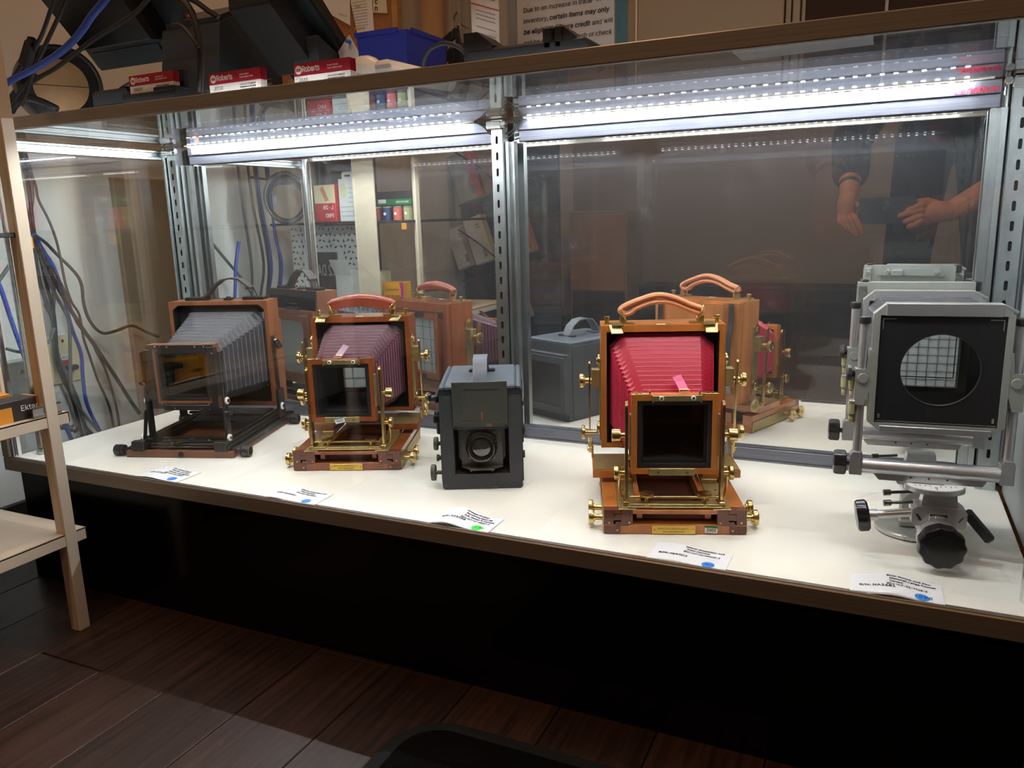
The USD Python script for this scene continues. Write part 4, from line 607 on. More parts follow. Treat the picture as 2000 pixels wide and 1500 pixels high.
CABLES = {
 'trunk_a': ('cable_grey', 0.0042, [[-1.607, 0.2338, 0.6989], [-1.607, 0.241, 0.6635], [-1.607, 0.2476, 0.617], [-1.607, 0.2503, 0.5856], [-1.607, 0.2496, 0.5329], [-1.607, 0.2517, 0.49], [-1.607, 0.2635, 0.4344], [-1.607, 0.2664, 0.401], [-1.607, 0.2594, 0.3352], [-1.607, 0.2731, 0.293], [-1.607, 0.2915, 0.2547], [-1.607, 0.3017, 0.1996], [-1.607, 0.3068, 0.1507]]),
 'trunk_b': ('cable_grey', 0.0042, [[-1.5982, 0.2546, 0.7637], [-1.5982, 0.2582, 0.7195], [-1.5982, 0.2571, 0.6786], [-1.5982, 0.2472, 0.6375], [-1.5982, 0.2476, 0.5856], [-1.5982, 0.2615, 0.5534], [-1.5982, 0.2734, 0.5205], [-1.5982, 0.2723, 0.4773], [-1.5982, 0.2626, 0.4238], [-1.5982, 0.2597, 0.3468], [-1.5982, 0.2737, 0.2992], [-1.5982, 0.2887, 0.2385], [-1.5982, 0.298, 0.1776], [-1.5982, 0.3133, 0.1522]]),
 'trunk_c': ('cable_black', 0.0036, [[-1.5894, 0.2396, 0.7603], [-1.5894, 0.244, 0.7085], [-1.5894, 0.2445, 0.6578], [-1.5894, 0.2428, 0.6064], [-1.5894, 0.2476, 0.5541], [-1.5894, 0.2532, 0.49], [-1.5894, 0.2588, 0.4463], [-1.5894, 0.2577, 0.4028], [-1.5894, 0.252, 0.3374], [-1.5894, 0.2551, 0.2976], [-1.5894, 0.2715, 0.2488], [-1.5894, 0.2796, 0.1831], [-1.5894, 0.2837, 0.1526]]),
 'blue': ('cable_blue', 0.0038, [[-1.5806, 0.2359, 0.6013], [-1.5806, 0.251, 0.5644], [-1.5806, 0.2682, 0.5295], [-1.5806, 0.2796, 0.4769], [-1.5806, 0.2887, 0.3988], [-1.5806, 0.3015, 0.3405], [-1.5806, 0.2976, 0.2841], [-1.5806, 0.2986, 0.226], [-1.5806, 0.3203, 0.1591]]),
 'loop': ('cable_black', 0.0034, [[-1.563, 0.2275, 0.5962], [-1.563, 0.2469, 0.58], [-1.563, 0.2677, 0.555], [-1.563, 0.2905, 0.5301], [-1.563, 0.3072, 0.5073], [-1.563, 0.3134, 0.4848], [-1.563, 0.3119, 0.4519], [-1.563, 0.3177, 0.4178], [-1.563, 0.3334, 0.3897], [-1.563, 0.3534, 0.3777], [-1.563, 0.3867, 0.3799], [-1.563, 0.4258, 0.3851], [-1.563, 0.4612, 0.3657], [-1.563, 0.4954, 0.3484]]),
 'thick': ('cable_brown', 0.0042, [[-1.5542, 0.2247, 0.5758], [-1.5542, 0.2342, 0.5392], [-1.5542, 0.2498, 0.4961], [-1.5542, 0.2708, 0.4457], [-1.5542, 0.2933, 0.399], [-1.5542, 0.3176, 0.3561], [-1.5542, 0.3373, 0.3185], [-1.5542, 0.3576, 0.2797], [-1.5542, 0.3834, 0.2266], [-1.5542, 0.4073, 0.1808]]),
 'thin': ('cable_brown', 0.0026, [[-1.5454, 0.2199, 0.7548], [-1.5454, 0.2262, 0.716], [-1.5454, 0.2307, 0.6914], [-1.5454, 0.2321, 0.6665], [-1.5454, 0.2475, 0.626], [-1.5454, 0.2576, 0.5846], [-1.5454, 0.2609, 0.5479], [-1.5454, 0.2639, 0.4949], [-1.5454, 0.2719, 0.4566], [-1.5454, 0.2852, 0.4279], [-1.5454, 0.2871, 0.3781], [-1.5454, 0.2955, 0.3376], [-1.5454, 0.306, 0.2846], [-1.5454, 0.3247, 0.2226], [-1.5454, 0.3296, 0.1694]]),
 'thin2': ('cable_brown', 0.0026, [[-1.5366, 0.2321, 0.5341], [-1.5366, 0.2526, 0.4854], [-1.5366, 0.2705, 0.4137], [-1.5366, 0.295, 0.3772], [-1.5366, 0.308, 0.3415], [-1.5366, 0.3214, 0.3051], [-1.5366, 0.3308, 0.257], [-1.5366, 0.3366, 0.2088], [-1.5366, 0.3374, 0.1706]]),
 'plug': ('cable_grey', 0.0036, [[-1.5718, 0.2378, 0.5546], [-1.5718, 0.25, 0.4905], [-1.5718, 0.2709, 0.4399], [-1.5718, 0.2779, 0.4094], [-1.5718, 0.2703, 0.3462], [-1.5718, 0.2611, 0.2806], [-1.5718, 0.2683, 0.2336], [-1.5718, 0.3133, 0.1582]]),
 'bluel': ('cable_blue', 0.0042, [[-1.5102, 0.0868, 0.5629], [-1.5102, 0.1057, 0.5045], [-1.5102, 0.1157, 0.4449], [-1.5102, 0.1293, 0.373], [-1.5102, 0.145, 0.3085], [-1.5102, 0.1811, 0.2476], [-1.5102, 0.2022, 0.1789]]),
 'diag': ('cable_grey', 0.0038, [[-1.5278, 0.0727, 0.4691], [-1.5278, 0.1191, 0.5176], [-1.5278, 0.153, 0.5543], [-1.5278, 0.1929, 0.5968]]),
 'low': ('cable_grey', 0.003, [[-1.519, 0.1038, 0.3859], [-1.519, 0.1206, 0.3781], [-1.519, 0.1352, 0.3736], [-1.519, 0.1561, 0.3732], [-1.519, 0.1904, 0.3853], [-1.519, 0.2069, 0.4122]]),
}
TOPCABLES = {
 'b1': ('cable_black', 0.0032, [[-1.1924, 0.07, 0.9757], [-1.2046, 0.07, 0.9589], [-1.2385, 0.07, 0.9178], [-1.262, 0.07, 0.8974], [-1.2835, 0.07, 0.8873], [-1.3225, 0.07, 0.8603], [-1.3499, 0.07, 0.8468]]),
 'b2': ('cable_black', 0.0032, [[-1.1474, 0.05, 0.9579], [-1.1641, 0.05, 0.9348], [-1.2063, 0.05, 0.8956], [-1.2314, 0.05, 0.8718], [-1.2546, 0.05, 0.8473], [-1.2897, 0.05, 0.8072]]),
 'bl': ('cable_blue', 0.0052, [[-1.3029, 0.032, 0.8354], [-1.2754, 0.032, 0.8429], [-1.2295, 0.032, 0.8515], [-1.1657, 0.032, 0.8675], [-1.115, 0.032, 0.8881], [-1.0764, 0.032, 0.9132], [-1.0458, 0.032, 0.9302], [-1.0328, 0.032, 0.9421]]),
 'b3': ('cable_black', 0.0036, [[-1.3616, 0.09, 0.8256], [-1.3372, 0.09, 0.8425], [-1.2947, 0.09, 0.8548], [-1.2473, 0.09, 0.8662], [-1.194, 0.09, 0.8842], [-1.1427, 0.09, 0.9014], [-1.0883, 0.09, 0.9152], [-1.0494, 0.09, 0.9272], [-1.0207, 0.09, 0.9428]]),
 'b4': ('cable_black', 0.0046, [[-1.1891, 0.115, 0.8005], [-1.1625, 0.115, 0.8119], [-1.1325, 0.115, 0.8251], [-1.1031, 0.115, 0.8326], [-1.0595, 0.115, 0.834], [-1.0155, 0.115, 0.8321]]),
 'b5': ('cable_black', 0.0048, [[-0.955, 0.075, 0.9344], [-0.9299, 0.075, 0.914], [-0.9198, 0.075, 0.8888], [-0.916, 0.075, 0.8608], [-0.9181, 0.075, 0.8331], [-0.9253, 0.075, 0.7985]]),
 'b6': ('cable_black', 0.003, [[-0.9505, 0.06, 0.891], [-0.9339, 0.06, 0.8877], [-0.9224, 0.06, 0.8782], [-0.9097, 0.06, 0.8644], [-0.9051, 0.06, 0.8557]]),
 'b7': ('cable_black', 0.004, [[-0.9451, 0.09, 0.9329], [-0.9273, 0.09, 0.9237], [-0.9092, 0.09, 0.9111], [-0.891, 0.09, 0.8999]]),
 'b8': ('cable_black', 0.006, [[-1.3918, 0.1, 0.8098], [-1.3783, 0.1, 0.8197], [-1.3489, 0.1, 0.8281], [-1.3108, 0.1, 0.82], [-1.2749, 0.1, 0.8057]]),
 'b9': ('cable_black', 0.005, [[-1.4298, 0.12, 0.8259], [-1.4024, 0.12, 0.8451], [-1.3728, 0.12, 0.8527], [-1.3401, 0.12, 0.8648]]),
 'arch': ('cable_black', 0.0028, [[-0.5416, 0.07, 0.7941], [-0.5379, 0.07, 0.8058], [-0.5285, 0.07, 0.815], [-0.515, 0.07, 0.8189], [-0.5006, 0.07, 0.8173], [-0.4866, 0.07, 0.8105], [-0.4771, 0.07, 0.7995]]),
}
# ================================================================ things on the glass top
def sheet(name, corners, curl, label, cat):
    a, b_, c, d = (np.array(p, float) for p in corners); n = 14; U, V = np.meshgrid(np.linspace(0, 1, n), np.linspace(0, 1, n), indexing='ij')
    P = (a[None, None] * ((1 - U) * (1 - V))[..., None] + b_ * (U * (1 - V))[..., None] + c * (U * V)[..., None] + d * ((1 - U) * V)[..., None])
    top = np.concatenate([P, (ZT + .0012 + curl(U, V))[..., None]], -1).reshape(-1, 3); f = []
    for i in range(n - 1):
        for j in range(n - 1):
            k = i * n + j; f += [(k, k + n, k + n + 1), (k, k + n + 1, k + 1), (n * n + k, n * n + k + n + 1, n * n + k + n), (n * n + k, n * n + k + 1, n * n + k + n + 1)]
    single(name, TM(np.vstack([top, top - [0, 0, .0006]]), f), 'paper', label, cat, smooth=True)
sheet('paper_sheet', [(-.717, .1615), (-.595, .169), (-.606, .40), (-.677, .38)], lambda u, v: .012 * np.clip(u - .55, 0, 1) ** 1.5 * (1 - v) * 2, 'white paper sheet with one curled edge lying on the glass counter top', 'paper')
sheet('paper_sheet', [(-.160, .066), (-.024, .053), (-.024, .108), (-.158, .121)], lambda u, v: 0 * u, 'flat white paper strip lying on the glass top at its right', 'paper')

def business_cards(x0, x1, y, zb, zt, holder, name, sub, label, full):
    w = x1 - x0; t = thing('business_cards', label, 'business cards', ((x0 + x1) / 2, y, ZT), -2 if not full else -1)
    zb -= ZT; zt -= ZT; h = zt - zb
    if holder == 'black': part(t, 'card_holder', [bx(-w * .62, w * .62, -.008, .028, 0, zb + .010, .002), bx(w * .18, w * .62, -.012, .028, zb + .008, zb + .014, .001), bx(-w * .52, w * .52, .018, .026, zb, zt + .004, .001)], 'black_plastic')
    else: part(t, 'card_holder', [bx(-w * .52, w * .52, -.007, -.005, 0, .014, .0005), bx(-w * .56, -w * .50, -.007, .016, 0, .022, .0005), bx(w * .50, w * .56, -.007, .016, 0, .022, .0005), bx(-w * .54, w * .54, .016, .018, 0, .03, .0005)], 'acrylic')
    for i in range(4): part(t, 'card', bx(-w / 2 + i * .0012, w / 2 + i * .0012, .0022 * i, .0022 * i + .0006, zb, zt - .0004 * i), 'card_white')
    part(t, 'card_band', [bx(-w / 2 + i * .0012 - .00005, w / 2 + i * .0012 + .00005, .0022 * i - .0002, .0022 * i + .0007, zt - h * .40 - .0004 * i, zt - .0004 * i + .0001) for i in range(4)], 'card_red', label='crimson printed top band')
    lg = part(t, 'logo', ext(Point(-w * .41, zt - h * .20).buffer(h * .145, 12).difference(rrect(-w * .41 - h * .08, -w * .41 + h * .08, zt - h * .25, zt - h * .16, h * .02)).union(Point(-w * .41, zt - h * .205).buffer(h * .025, 8)), .0003, 'y', -.0006), 'card_white')
    part(t, 'lettering', text('Roberts', h * .185, (-w * .35, -.0002, zt - h * .275), .0004, True, width=w * .31), 'card_white')
    part(t, 'small_print', [text('YOUR VISION', h * .05, (w * .10, -.0002, zt - h * .19), .0003), text('YOUR CAMERA STORE', h * .05, (w * .10, -.0002, zt - h * .28), .0003, width=w * .26)], 'card_white')
    part(t, 'name_print', [text(name, h * .12, (-w * .42, -.0002, zt - h * .60), .0003), text(sub, h * .12, (-w * .42, -.0002, zt - h * .79), .0003)], 'ink_grey')
    part(t, 'address_print', [text(s, h * .05, (w * .10, -.0002, zt - h * (.53 + .09 * i)), .0003, width=w * .3) for i, s in enumerate(('220 E ST CLAIR ST', 'INDIANAPOLIS, IN 46204', '317 636 5544'))] + [text('USED SALES ASSOCIATE', h * .06, (-w * .42, -.0002, zt - h * .92), .0003, True, width=w * .42)], 'ink')
business_cards(-1.028, -.936, .040, .789, .825, 'black', 'EMERY', 'CLARK', 'red and white business cards in a black plastic stand beside the speaker', False)
business_cards(-.872, -.776, .040, .776, .8135, 'clear', 'JESSE', 'MORTON', 'middle stack of red and white business cards in a clear stand', False)
business_cards(-.7215, -.630, .040, .773, .811, 'clear', 'JAKE', 'SNEATH', 'red and white business cards in a clear stand next to the white barcode scanner', True)
# round black speaker
t = thing('speaker', 'round black speaker with a tan metal face lying among cables on the counter', 'speaker', (-1.345, .165, ZT))
ax = np.array([.88, -.46, -.10]); ax /= np.linalg.norm(ax); c0 = np.array([0, 0, .085])
part(t, 'body', lathe([(.010, -.105), (.040, -.100), (.060, -.080), (.068, -.050), (.070, -.01), (.066, .012)], c0, ax, 44), 'black_satin', smooth=SM)
part(t, 'rim', lathe([(.0675, .006), (.0685, .009), (.067, .014), (.064, .016), (.0605, .015), (.060, .010)], c0, ax, 44), 'leather_black', smooth=SM)
part(t, 'face', lathe([(.0605, .010), (.04, .0125), (.0005, .0135)], c0, ax, 40), 'disc_tan', smooth=SM)
u_, w_, _ = frame_basis(ax); part(t, 'face_seam', tube([c0 + ax * .0136 + u_ * s for s in np.linspace(-.05, .05, 5)], .0006, 6), 'ink')
part(t, 'foot', bx(-.07, .0, -.03, .05, 0, .03, .006), 'black_plastic')
# two counter terminals leaning towards the aisle, and the printer between them
def terminal(label, x0, x1, pts, th, loc, extra):
    t = thing('counter_monitor', label, 'monitor', (loc[0], loc[1], ZT)); X = loc[0]
    (ya, za), (yb, zb) = pts; d = np.array([yb - ya, zb - za]); L = np.linalg.norm(d); d /= L; n = np.array([-d[1], d[0]])
    prof = Polygon([(ya, za), (yb, zb), (yb + n[0] * -th, zb + n[1] * -th), (ya + n[0] * -th, za + n[1] * -th)]).buffer(.008, 6).buffer(-.004)
    prof = affinity.translate(prof, -loc[1], -ZT)
    part(t, 'screen_housing', ext(prof, x1 - x0, 'x', x0 - X), 'monitor_back', smooth=SM)
    pb = Polygon([(ya + d[0] * L * .12, za + d[1] * L * .12), (ya + d[0] * L * .75, za + d[1] * L * .75), (ya + d[0] * L * .62 + n[0] * .05, za + d[1] * L * .62 + n[1] * .05), (ya + d[0] * L * .2 + n[0] * .045, za + d[1] * L * .2 + n[1] * .045)]).buffer(.006, 5)
    part(t, 'rear_cover', ext(affinity.translate(pb, -loc[1], -ZT), (x1 - x0) * .62, 'x', x0 - X + (x1 - x0) * .19), 'black_plastic', smooth=SM)
    part(t, 'lower_lip', ext(affinity.translate(Polygon([(ya - .004, za - .004), (ya + d[0] * .03, za + d[1] * .03), (ya + d[0] * .03 + n[0] * .006, za + d[1] * .03 + n[1] * .006), (ya + n[0] * .008, za + n[1] * .008 - .004)]), -loc[1], -ZT), (x1 - x0) * .62, 'x', x0 - X + .01), 'monitor_back')
    part(t, 'stand', [bx(-.05, .05, .02, .07, 0, max(.02, za - ZT + .03), .006), bx(-.10, .10, .0, .14, 0, .014, .004)], 'black_plastic')
    if extra: part(t, 'hinge_plate', ext(affinity.translate(Polygon([(ya + .01, za), (ya + d[0] * .1 + n[0] * .03, za + d[1] * .1 + n[1] * .03), (ya + d[0] * .05 + n[0] * .06, za + n[1] * .06), (ya + n[0] * .05, za + n[1] * .05 - .03)]), -loc[1], -ZT).buffer(.006), .05, 'x', x1 - X - .055), 'monitor_back', smooth=SM); part(t, 'pivot_hole', cyl((x1 - X - .03, ya + n[0] * .05 - loc[1] - .012, za - ZT + .035), (x1 - X - .03, ya + n[0] * .05 - loc[1] - .02, za - ZT + .03), .005, 14), 'black_inside')
    return t
terminal('large black monitor back leaning over the left of the counter', -1.41, -1.125, ((.305, .915), (.10, 1.15)), .018, (-1.27, .36), False)
t = terminal('black terminal with a curved edge beside the corkboard papers', -.965, -.835, ((.345, .850), (.12, 1.045)), .020, (-.90, .36), True)
part(t, 'edge_band', ext(affinity.translate(Polygon([(.336, .86), (.118, 1.049), (.128, 1.06), (.350, .868)]), -.36, -ZT), .006, 'x', -.835 + .90), 'leather_black')
t = thing('receipt_printer', 'dark receipt printer with a small red light between the two monitors', 'printer', (-1.072, .25, ZT + .0065))
part(t, 'body', ext(Polygon([(-.05, 0), (.10, 0), (.10, .17), (.045, .185), (-.03, .15), (-.045, .05)]).buffer(.006, 4), .13, 'x', -.065), 'monitor_back', smooth=SM)
part(t, 'lid', ext(Polygon([(-.03, .155), (.045, .19), (.10, .176), (.10, .186), (.045, .20), (-.032, .165)]), .12, 'x', -.06), 'black_plastic'); part(t, 'status_light', bx(-.05, -.042, .012, .016, .186, .189), 'led_red')
t = thing('junction_block', 'black power block strapped with cables behind the first card stand', 'power adapter', (-1.13, .12, ZT))
part(t, 'body', bx(-.06, .02, -.02, .07, 0, .055, .006), 'black_plastic'); part(t, 'tag', tx(bx(-.018, .018, -.0005, 0, -.008, .008), (.035, -.0, .045), ry=-25), 'grey_print'); part(t, 'rib', bx(-.05, .015, -.024, -.02, .018, .030, .001), 'black_satin')
# blue bin
t = thing('storage_bin', 'royal blue plastic bin with a notched rim on the counter', 'bin', (-.74, .345, ZT))
def bin_ring(z, g): return [(-.048 + g, -.063 + g, z), (.046 - g, -.063 + g, z), (.046 - g, .063 - g, z), (-.048 + g, .063 - g, z)]
part(t, 'walls', [rings([bin_ring(0, .008), bin_ring(.078, .004), bin_ring(.080, .002), bin_ring(.126, 0), bin_ring(.126, .003), bin_ring(.02, .011)], False), tx(bx(-.04, .038, -.055, .055, 0, .003))], 'blue_plastic')
part(t, 'rim', ext(sbox(-.0505, -.0655, .0485, .0655).difference(sbox(-.047, -.062, .045, .062)).difference(sbox(.03, -.07, .06, -.05)), .007, 'z', .123), 'blue_plastic')
t = thing('barcode_scanner', 'white handheld scanner lying in front of the blue bin', 'scanner', (-.625, .12, ZT))
part(t, 'head', lathe([(.001, -.019), (.010, -.017), (.016, -.010), (.0185, 0), (.0175, .010), (.014, .018), (.013, .024)], (-.036, 0, .040), (.92, .1, -.25), 24), 'white_plastic', smooth=True)
part(t, 'grip', lathe([(.013, 0), (.0165, .012), (.0155, .03), (.0125, .07), (.012, .11), (.006, .114)], (-.018, .002, .037), (.93, .1, -.20), 22), 'white_plastic', smooth=True); part(t, 'trigger', bx(-.012, .012, -.016, -.011, .036, .041, .001), 'grey_print')
# leaflet holder, its leaflet, the notice
t = thing('leaflet_holder', 'clear acrylic leaflet holder standing right of the blue bin', 'leaflet holder', (-.505, .16, ZT))
part(t, 'holder', [bx(-.036, -.030, -.012, .03, 0, .16, .001), bx(-.024, -.020, -.01, .03, 0, .17, .001), bx(-.012, -.008, -.01, .03, 0, .17, .001), bx(-.03, .03, .028, .031, 0, .16, .0005), bx(-.012, .034, -.014, -.011, 0, .07, .0005), bx(.008, .011, -.016, -.014, 0, .07, .0004)], 'acrylic')
t = thing('leaflet', 'cream printed leaflet with two slanting red lines inside the acrylic holder', 'leaflet', (-.496, .158, ZT + .002))
part(t, 'sheet', bx(-.020, .020, 0, .0012, 0, .155), 'card_white')
part(t, 'red_line', [tx(bx(-.022, .022, -.0004, 0, -.0008, .0008), (0, 0, z), ry=20) for z in (.126, .105)], 'pink_print'); part(t, 'print_line', [tx(bx(-.015, .015, -.0004, 0, -.0005, .0005), (.001, 0, z), ry=20) for z in (.115, .098, .093, .088, .078, .070, .064)], 'ink_grey')
t = thing('notice', 'printed trade-in notice about store credit in a clear stand on the counter', 'sign', (-.42, .25, ZT), -2)
part(t, 'sheet', bx(-.072, .072, 0, .001, .0, .145), 'card_white')
part(t, 'stand', [bx(-.088, .092, .0012, .0042, 0, .15, .0005), bx(-.088, .092, -.003, -.0012, 0, .15, .0003)], 'acrylic')
part(t, 'grey_edge', bx(-.088, -.074, .0002, .001, 0, .145), 'grey_print'); part(t, 'teal_edge', bx(.074, .091, .0002, .001, 0, .145), 'teal')
LN = [('Due to an increase in trade-in', '', ''), ('inventory, ', 'certain items may only', ''), ('', 'be eligible for store credit', ' and will'), ('not be eligible for a cash or check', '', ''), ('payment.', '', ''), ('', '', ''), ('Thank you for your understanding', '', '')]
ms = []; hh = .0060
for i, seg in enumerate(LN):
    x = -.062
    for j, s in enumerate(seg):
        if s.strip():
            m = text(s.strip(), hh, (0, -.0003, 0), .0003, j == 1, shear=.12); ms.append(tx(m, (x - m.bounds[0][0], 0, 1.0 * .1165 - i * .0143))); x += m.extents[0] + .0026
part(t, 'lettering', ms, 'ink')
# black tray, tool, cork board and its papers
t = thing('charging_cradle', 'low black charging cradle in front of the printed notice', 'charging cradle', (-.40, .055, ZT))
part(t, 'base', [bx(-.066, .085, -.014, .05, 0, .031, .003), ext(Polygon([(-.068, .0), (-.05, .0), (-.03, .034), (-.05, .05), (-.068, .05)]), .05, 'y', -.012)], 'black_plastic')
part(t, 'tower', [bx(.033, .0455, -.014, .04, .02, .046, .003), bx(.0465, .058, -.014, .04, .02, .0465, .003), ext(Polygon([(.058, .012), (.058, .044), (.098, .012)]), .05, 'y', -.012)], 'black_plastic')
t = thing('price_gun', 'black plastic tool with a square hole behind the blue bin', 'tool', (-.72, .46, ZT))
part(t, 'blade', [tx(ext(Polygon([(-.06, .12), (.02, .165), (.026, .12), (-.03, .10)]).difference(Polygon([(-.005, .135), (.015, .146), (.015, .132), (-.005, .124)])), .006, 'y', 0))], 'black_plastic'); part(t, 'handle', bx(.0, .05, -.01, .02, 0, .135, .008), 'black_plastic'); part(t, 'key_wire', tube([(.018, 0, .160), (.014, 0, .178), (.022, 0, .186), (.026, 0, .176), (.03, 0, .165), (.04, 0, .158)], .0016, 6, 4), 'steel_spring')
t = thing('corkboard', 'brown cork pinboard with a pale wooden frame on the back wall', 'corkboard', (-1.50, .965, .95))
part(t, 'cork', bx(-.42, .345, 0, .012, 0, .62), 'cork'); part(t, 'frame', [bx(.345, .362, -.006, .015, -.01, .63, .002), bx(-.437, -.42, -.006, .015, -.01, .63, .002), bx(-.42, .345, -.006, .015, -.012, 0, .002), bx(-.42, .345, -.006, .015, .62, .632, .002)], 'tan_wood')
def pinned(poly, label, extras, mat='card_white', y=.962):
    P = np.array(poly); x0, z0 = P.mean(0); t = thing('pinned_note', label, 'paper', (x0, y, P[:, 1].min()))
    Q = [(a - x0, b_ - P[:, 1].min()) for a, b_ in poly]; part(t, 'sheet', ext(Polygon(Q), .001, 'y', 0), mat)
    for nm, f_, mt in extras: part(t, nm, f_, mt)
pinned([(-1.41, 1.25), (-1.40, 1.165), (-1.283, 1.098), (-1.272, 1.25)], 'white pinned sheet with a short orange line on the cork board', [('orange_mark', tx(bx(-.022, .022, -.0006, 0, -.002, .002), (-.03, 0, .085), ry=22), 'orange_line'), ('print', text('form 12', .005, (.025, 0, .03), .0003, ry=20), 'ink_grey')])
pinned([(-1.276, 1.25), (-1.276, 1.15), (-1.262, 1.074), (-1.211, 1.076), (-1.213, 1.25)], 'curled pinned list of ruled lines with yellow marks on the cork board', [('print_line', [bx(-.024, .02, -.0006, 0, .02 + i * .007, .0208 + i * .007) for i in range(18)], 'ink_grey'), ('yellow_mark', [bx(-.022, .01, -.0006, 0, .012, .016), bx(-.015, 0, -.0006, 0, .064, .068)], 'yellow_line')])
pinned([(-1.208, 1.23), (-1.210, 1.120), (-1.168, 1.113), (-1.172, 1.23)], 'pale yellow handwritten note pinned near the cork board frame', [('handwriting', [text('n', .012, (-.016, 0, .010), .0004, True), text('c', .012, (-.015, 0, .026), .0004, True)], 'ink')], 'ivory')
pinned([(-1.62 + .04, 1.26), (-1.585, 1.165), (-1.50, 1.128), (-1.478, 1.14), (-1.50, 1.26)], 'white sheet with a line drawing of a bulb seen between the two monitors', [('drawing', [tube([(.014 * math.cos(a) - .02, -.0005, .045 + .018 * math.sin(a)) for a in np.linspace(0, 6.3, 20)], .0008, 6), tube([(.007 * math.cos(a) - .02, -.0005, .038 + .010 * math.sin(a)) for a in np.linspace(0, 6.3, 16)], .0012, 6)], 'ink')])
t = thing('paper_tag', 'tilted white paper tag with a blue pin leaning beside the blue bin', 'paper', (-.815, .30, ZT + .001))
part(t, 'sheet', ext(Polygon([(.0, .133), (.020, .100), (.019, .0), (-.002, .0), (-.024, .11)]), .001, 'y', 0), 'card_white'); part(t, 'print_line', [tx(bx(-.022, .022, -.0005, 0, -.0005, .0005), (x, 0, z), ry=62) for x, z in ((.002, .075), (.006, .07), (.010, .066), (.004, .05))], 'ink_grey'); part(t, 'push_pin', cyl((.001, -.010, .122), (.001, 0, .122), .003, 10), 'blue_dot')
t = thing('cardboard_tube', 'brown cardboard tube standing against the back wall', 'tube', (-1.03, .945, .3)); part(t, 'roll', cyl((0, 0, 0), (0, 0, 1.0), .028, 22), 'cardboard', smooth=SM); part(t, 'end_rim', cyl((0, 0, 1.0), (0, 0, 1.004), .026, 22), 'tan_wood')
# low cabinet behind the counter that carries the tube
t = thing('back_counter', 'plain dark counter along the back wall behind the display case', 'counter', (-.6, .83, 0)); part(t, 'body', bx(-1.0, .25, -.05, .10, 0, .29, .003), 'dark_box'); part(t, 'top', bx(-1.0, .25, -.06, .115, .29, .30, .002), 'black_plastic')
t2 = thing('trim_2', kind='structure'); part(t2, 'partition', bx(-.52, -.216, .95, .98, .3, 2.2, .002), 'wall_beige'); part(t2, 'edge', bx(-.524, -.52, .947, .98, .3, 2.2, .001), 'cream_paint')
# cables
CL = {'trunk_a': 'grey power cable, thickest strand of the bundle left of the case', 'trunk_b': 'grey cable crossing over the bundle left of the case', 'trunk_c': 'black cable down the middle of the bundle left of the case', 'blue': 'bright blue network cable hanging inside the bundle left of the case', 'loop': 'black cable that swings out right and dips towards the walnut camera', 'thick': 'thick brown cable running down diagonally behind the left glass', 'thin': 'thin brown cable hanging left of the wall behind the end glass', 'thin2': 'thin brown lead ending next to the thick diagonal cable', 'plug': 'grey cable running straight down over the wall plate', 'bluel': 'blue cable at the far left edge behind the cream shelf post', 'diag': 'short grey cable crossing diagonally at the left picture edge', 'low': 'sagging grey lead between the metal box and the wall plate',
      'b1': 'black lead with a ferrite block hanging at the top left', 'b2': 'thin black lead hanging beside the ferrite lead', 'bl': 'bright blue network cable crossing in front of the speaker', 'b3': 'black cable draped over the round speaker', 'b4': 'thick black cable curving behind the first business cards', 'b5': 'dark cable hanging straight down between the monitors', 'b6': 'thin brown-lit lead joining the hanging cable between the monitors', 'b7': 'dark lead arching to the receipt printer', 'b8': 'coiled black cable end resting on the counter corner', 'b9': 'short black cable lying beside the speaker', 'arch': 'arched black cable rising beside the charging cradle'}
for dct in (CABLES, TOPCABLES):
    for k, (m_, r, pts) in dct.items(): single('cable', tube(pts, r, 8, 4), m_, CL[k], 'cable', smooth=True)
q = np.array(TOPCABLES['b1'][2]); t = thing('ferrite_block', 'black ferrite block clipped on the hanging lead at top left', 'cable part', tuple(q[4])); part(t, 'block', tx(bx(-.009, .009, -.008, .008, -.022, .022, .003), ry=38), 'black_plastic'); part(t, 'collar', tx(bx(-.006, .006, -.006, .006, .022, .028, .001), ry=38), 'black_satin')
# wall plate, metal box, conduit
t = thing('wall_plate', 'ivory wall plate with a white label and a red jack', 'wall plate', (XW, .287, .276))
part(t, 'plate', bx(.0003, .005, -.033, .033, 0, .105, .0015), 'ivory'); part(t, 'label_strip', bx(.005, .0058, -.014, .014, .052, .062), 'card_white'); part(t, 'lettering', text('A42', .005, (.0058, -.007, .0545), .0003, rz=90), 'ink'); part(t, 'jack', bx(.005, .0065, -.009, .009, .038, .050, .0005), 'red_box'); part(t, 'plug_shell', bx(.0055, .022, -.008, .02, .028, .038, .003), 'black_plastic'); part(t, 'screw', [cyl((.005, 0, z), (.006, 0, z), .003, 10) for z in (.012, .093)], 'steel_spring')
t = thing('metal_box', 'galvanised junction box on the wall at the left picture edge', 'junction box', (XW, .165, .252)); part(t, 'box', bx(.0003, .045, -.05, .04, 0, .095, .003), 'galvanised'); part(t, 'cover_screw', cyl((.045, -.005, .075), (.048, -.005, .075), .005, 12, .001), 'chrome'); part(t, 'cover', bx(.045, .0465, -.046, .036, .004, .091, .001), 'galvanised')
pts = [(-1.585, .165, .245), (-1.57, .185, .222), (-1.55, .205, .205), (-1.52, .225, .192)]
t = thing('flexible_conduit', 'grey flexible metal conduit low on the left wall', 'conduit', pts[0]); P_ = np.array([np.array(p) - pts[0] for p in pts]); dd = np.linspace(0, 1, 15)
part(t, 'hose', tube(P_, .006, 10, 4), 'cable_grey'); Pi = np.stack([np.interp(dd, np.linspace(0, 1, 4), P_[:, k]) for k in range(3)], 1)
for a, b_ in zip(Pi[:-1], Pi[1:]): part(t, 'ring', cyl(a + (b_ - a) * .2, a + (b_ - a) * .75, .0085, 12, .002), 'galvanised', smooth=SM)
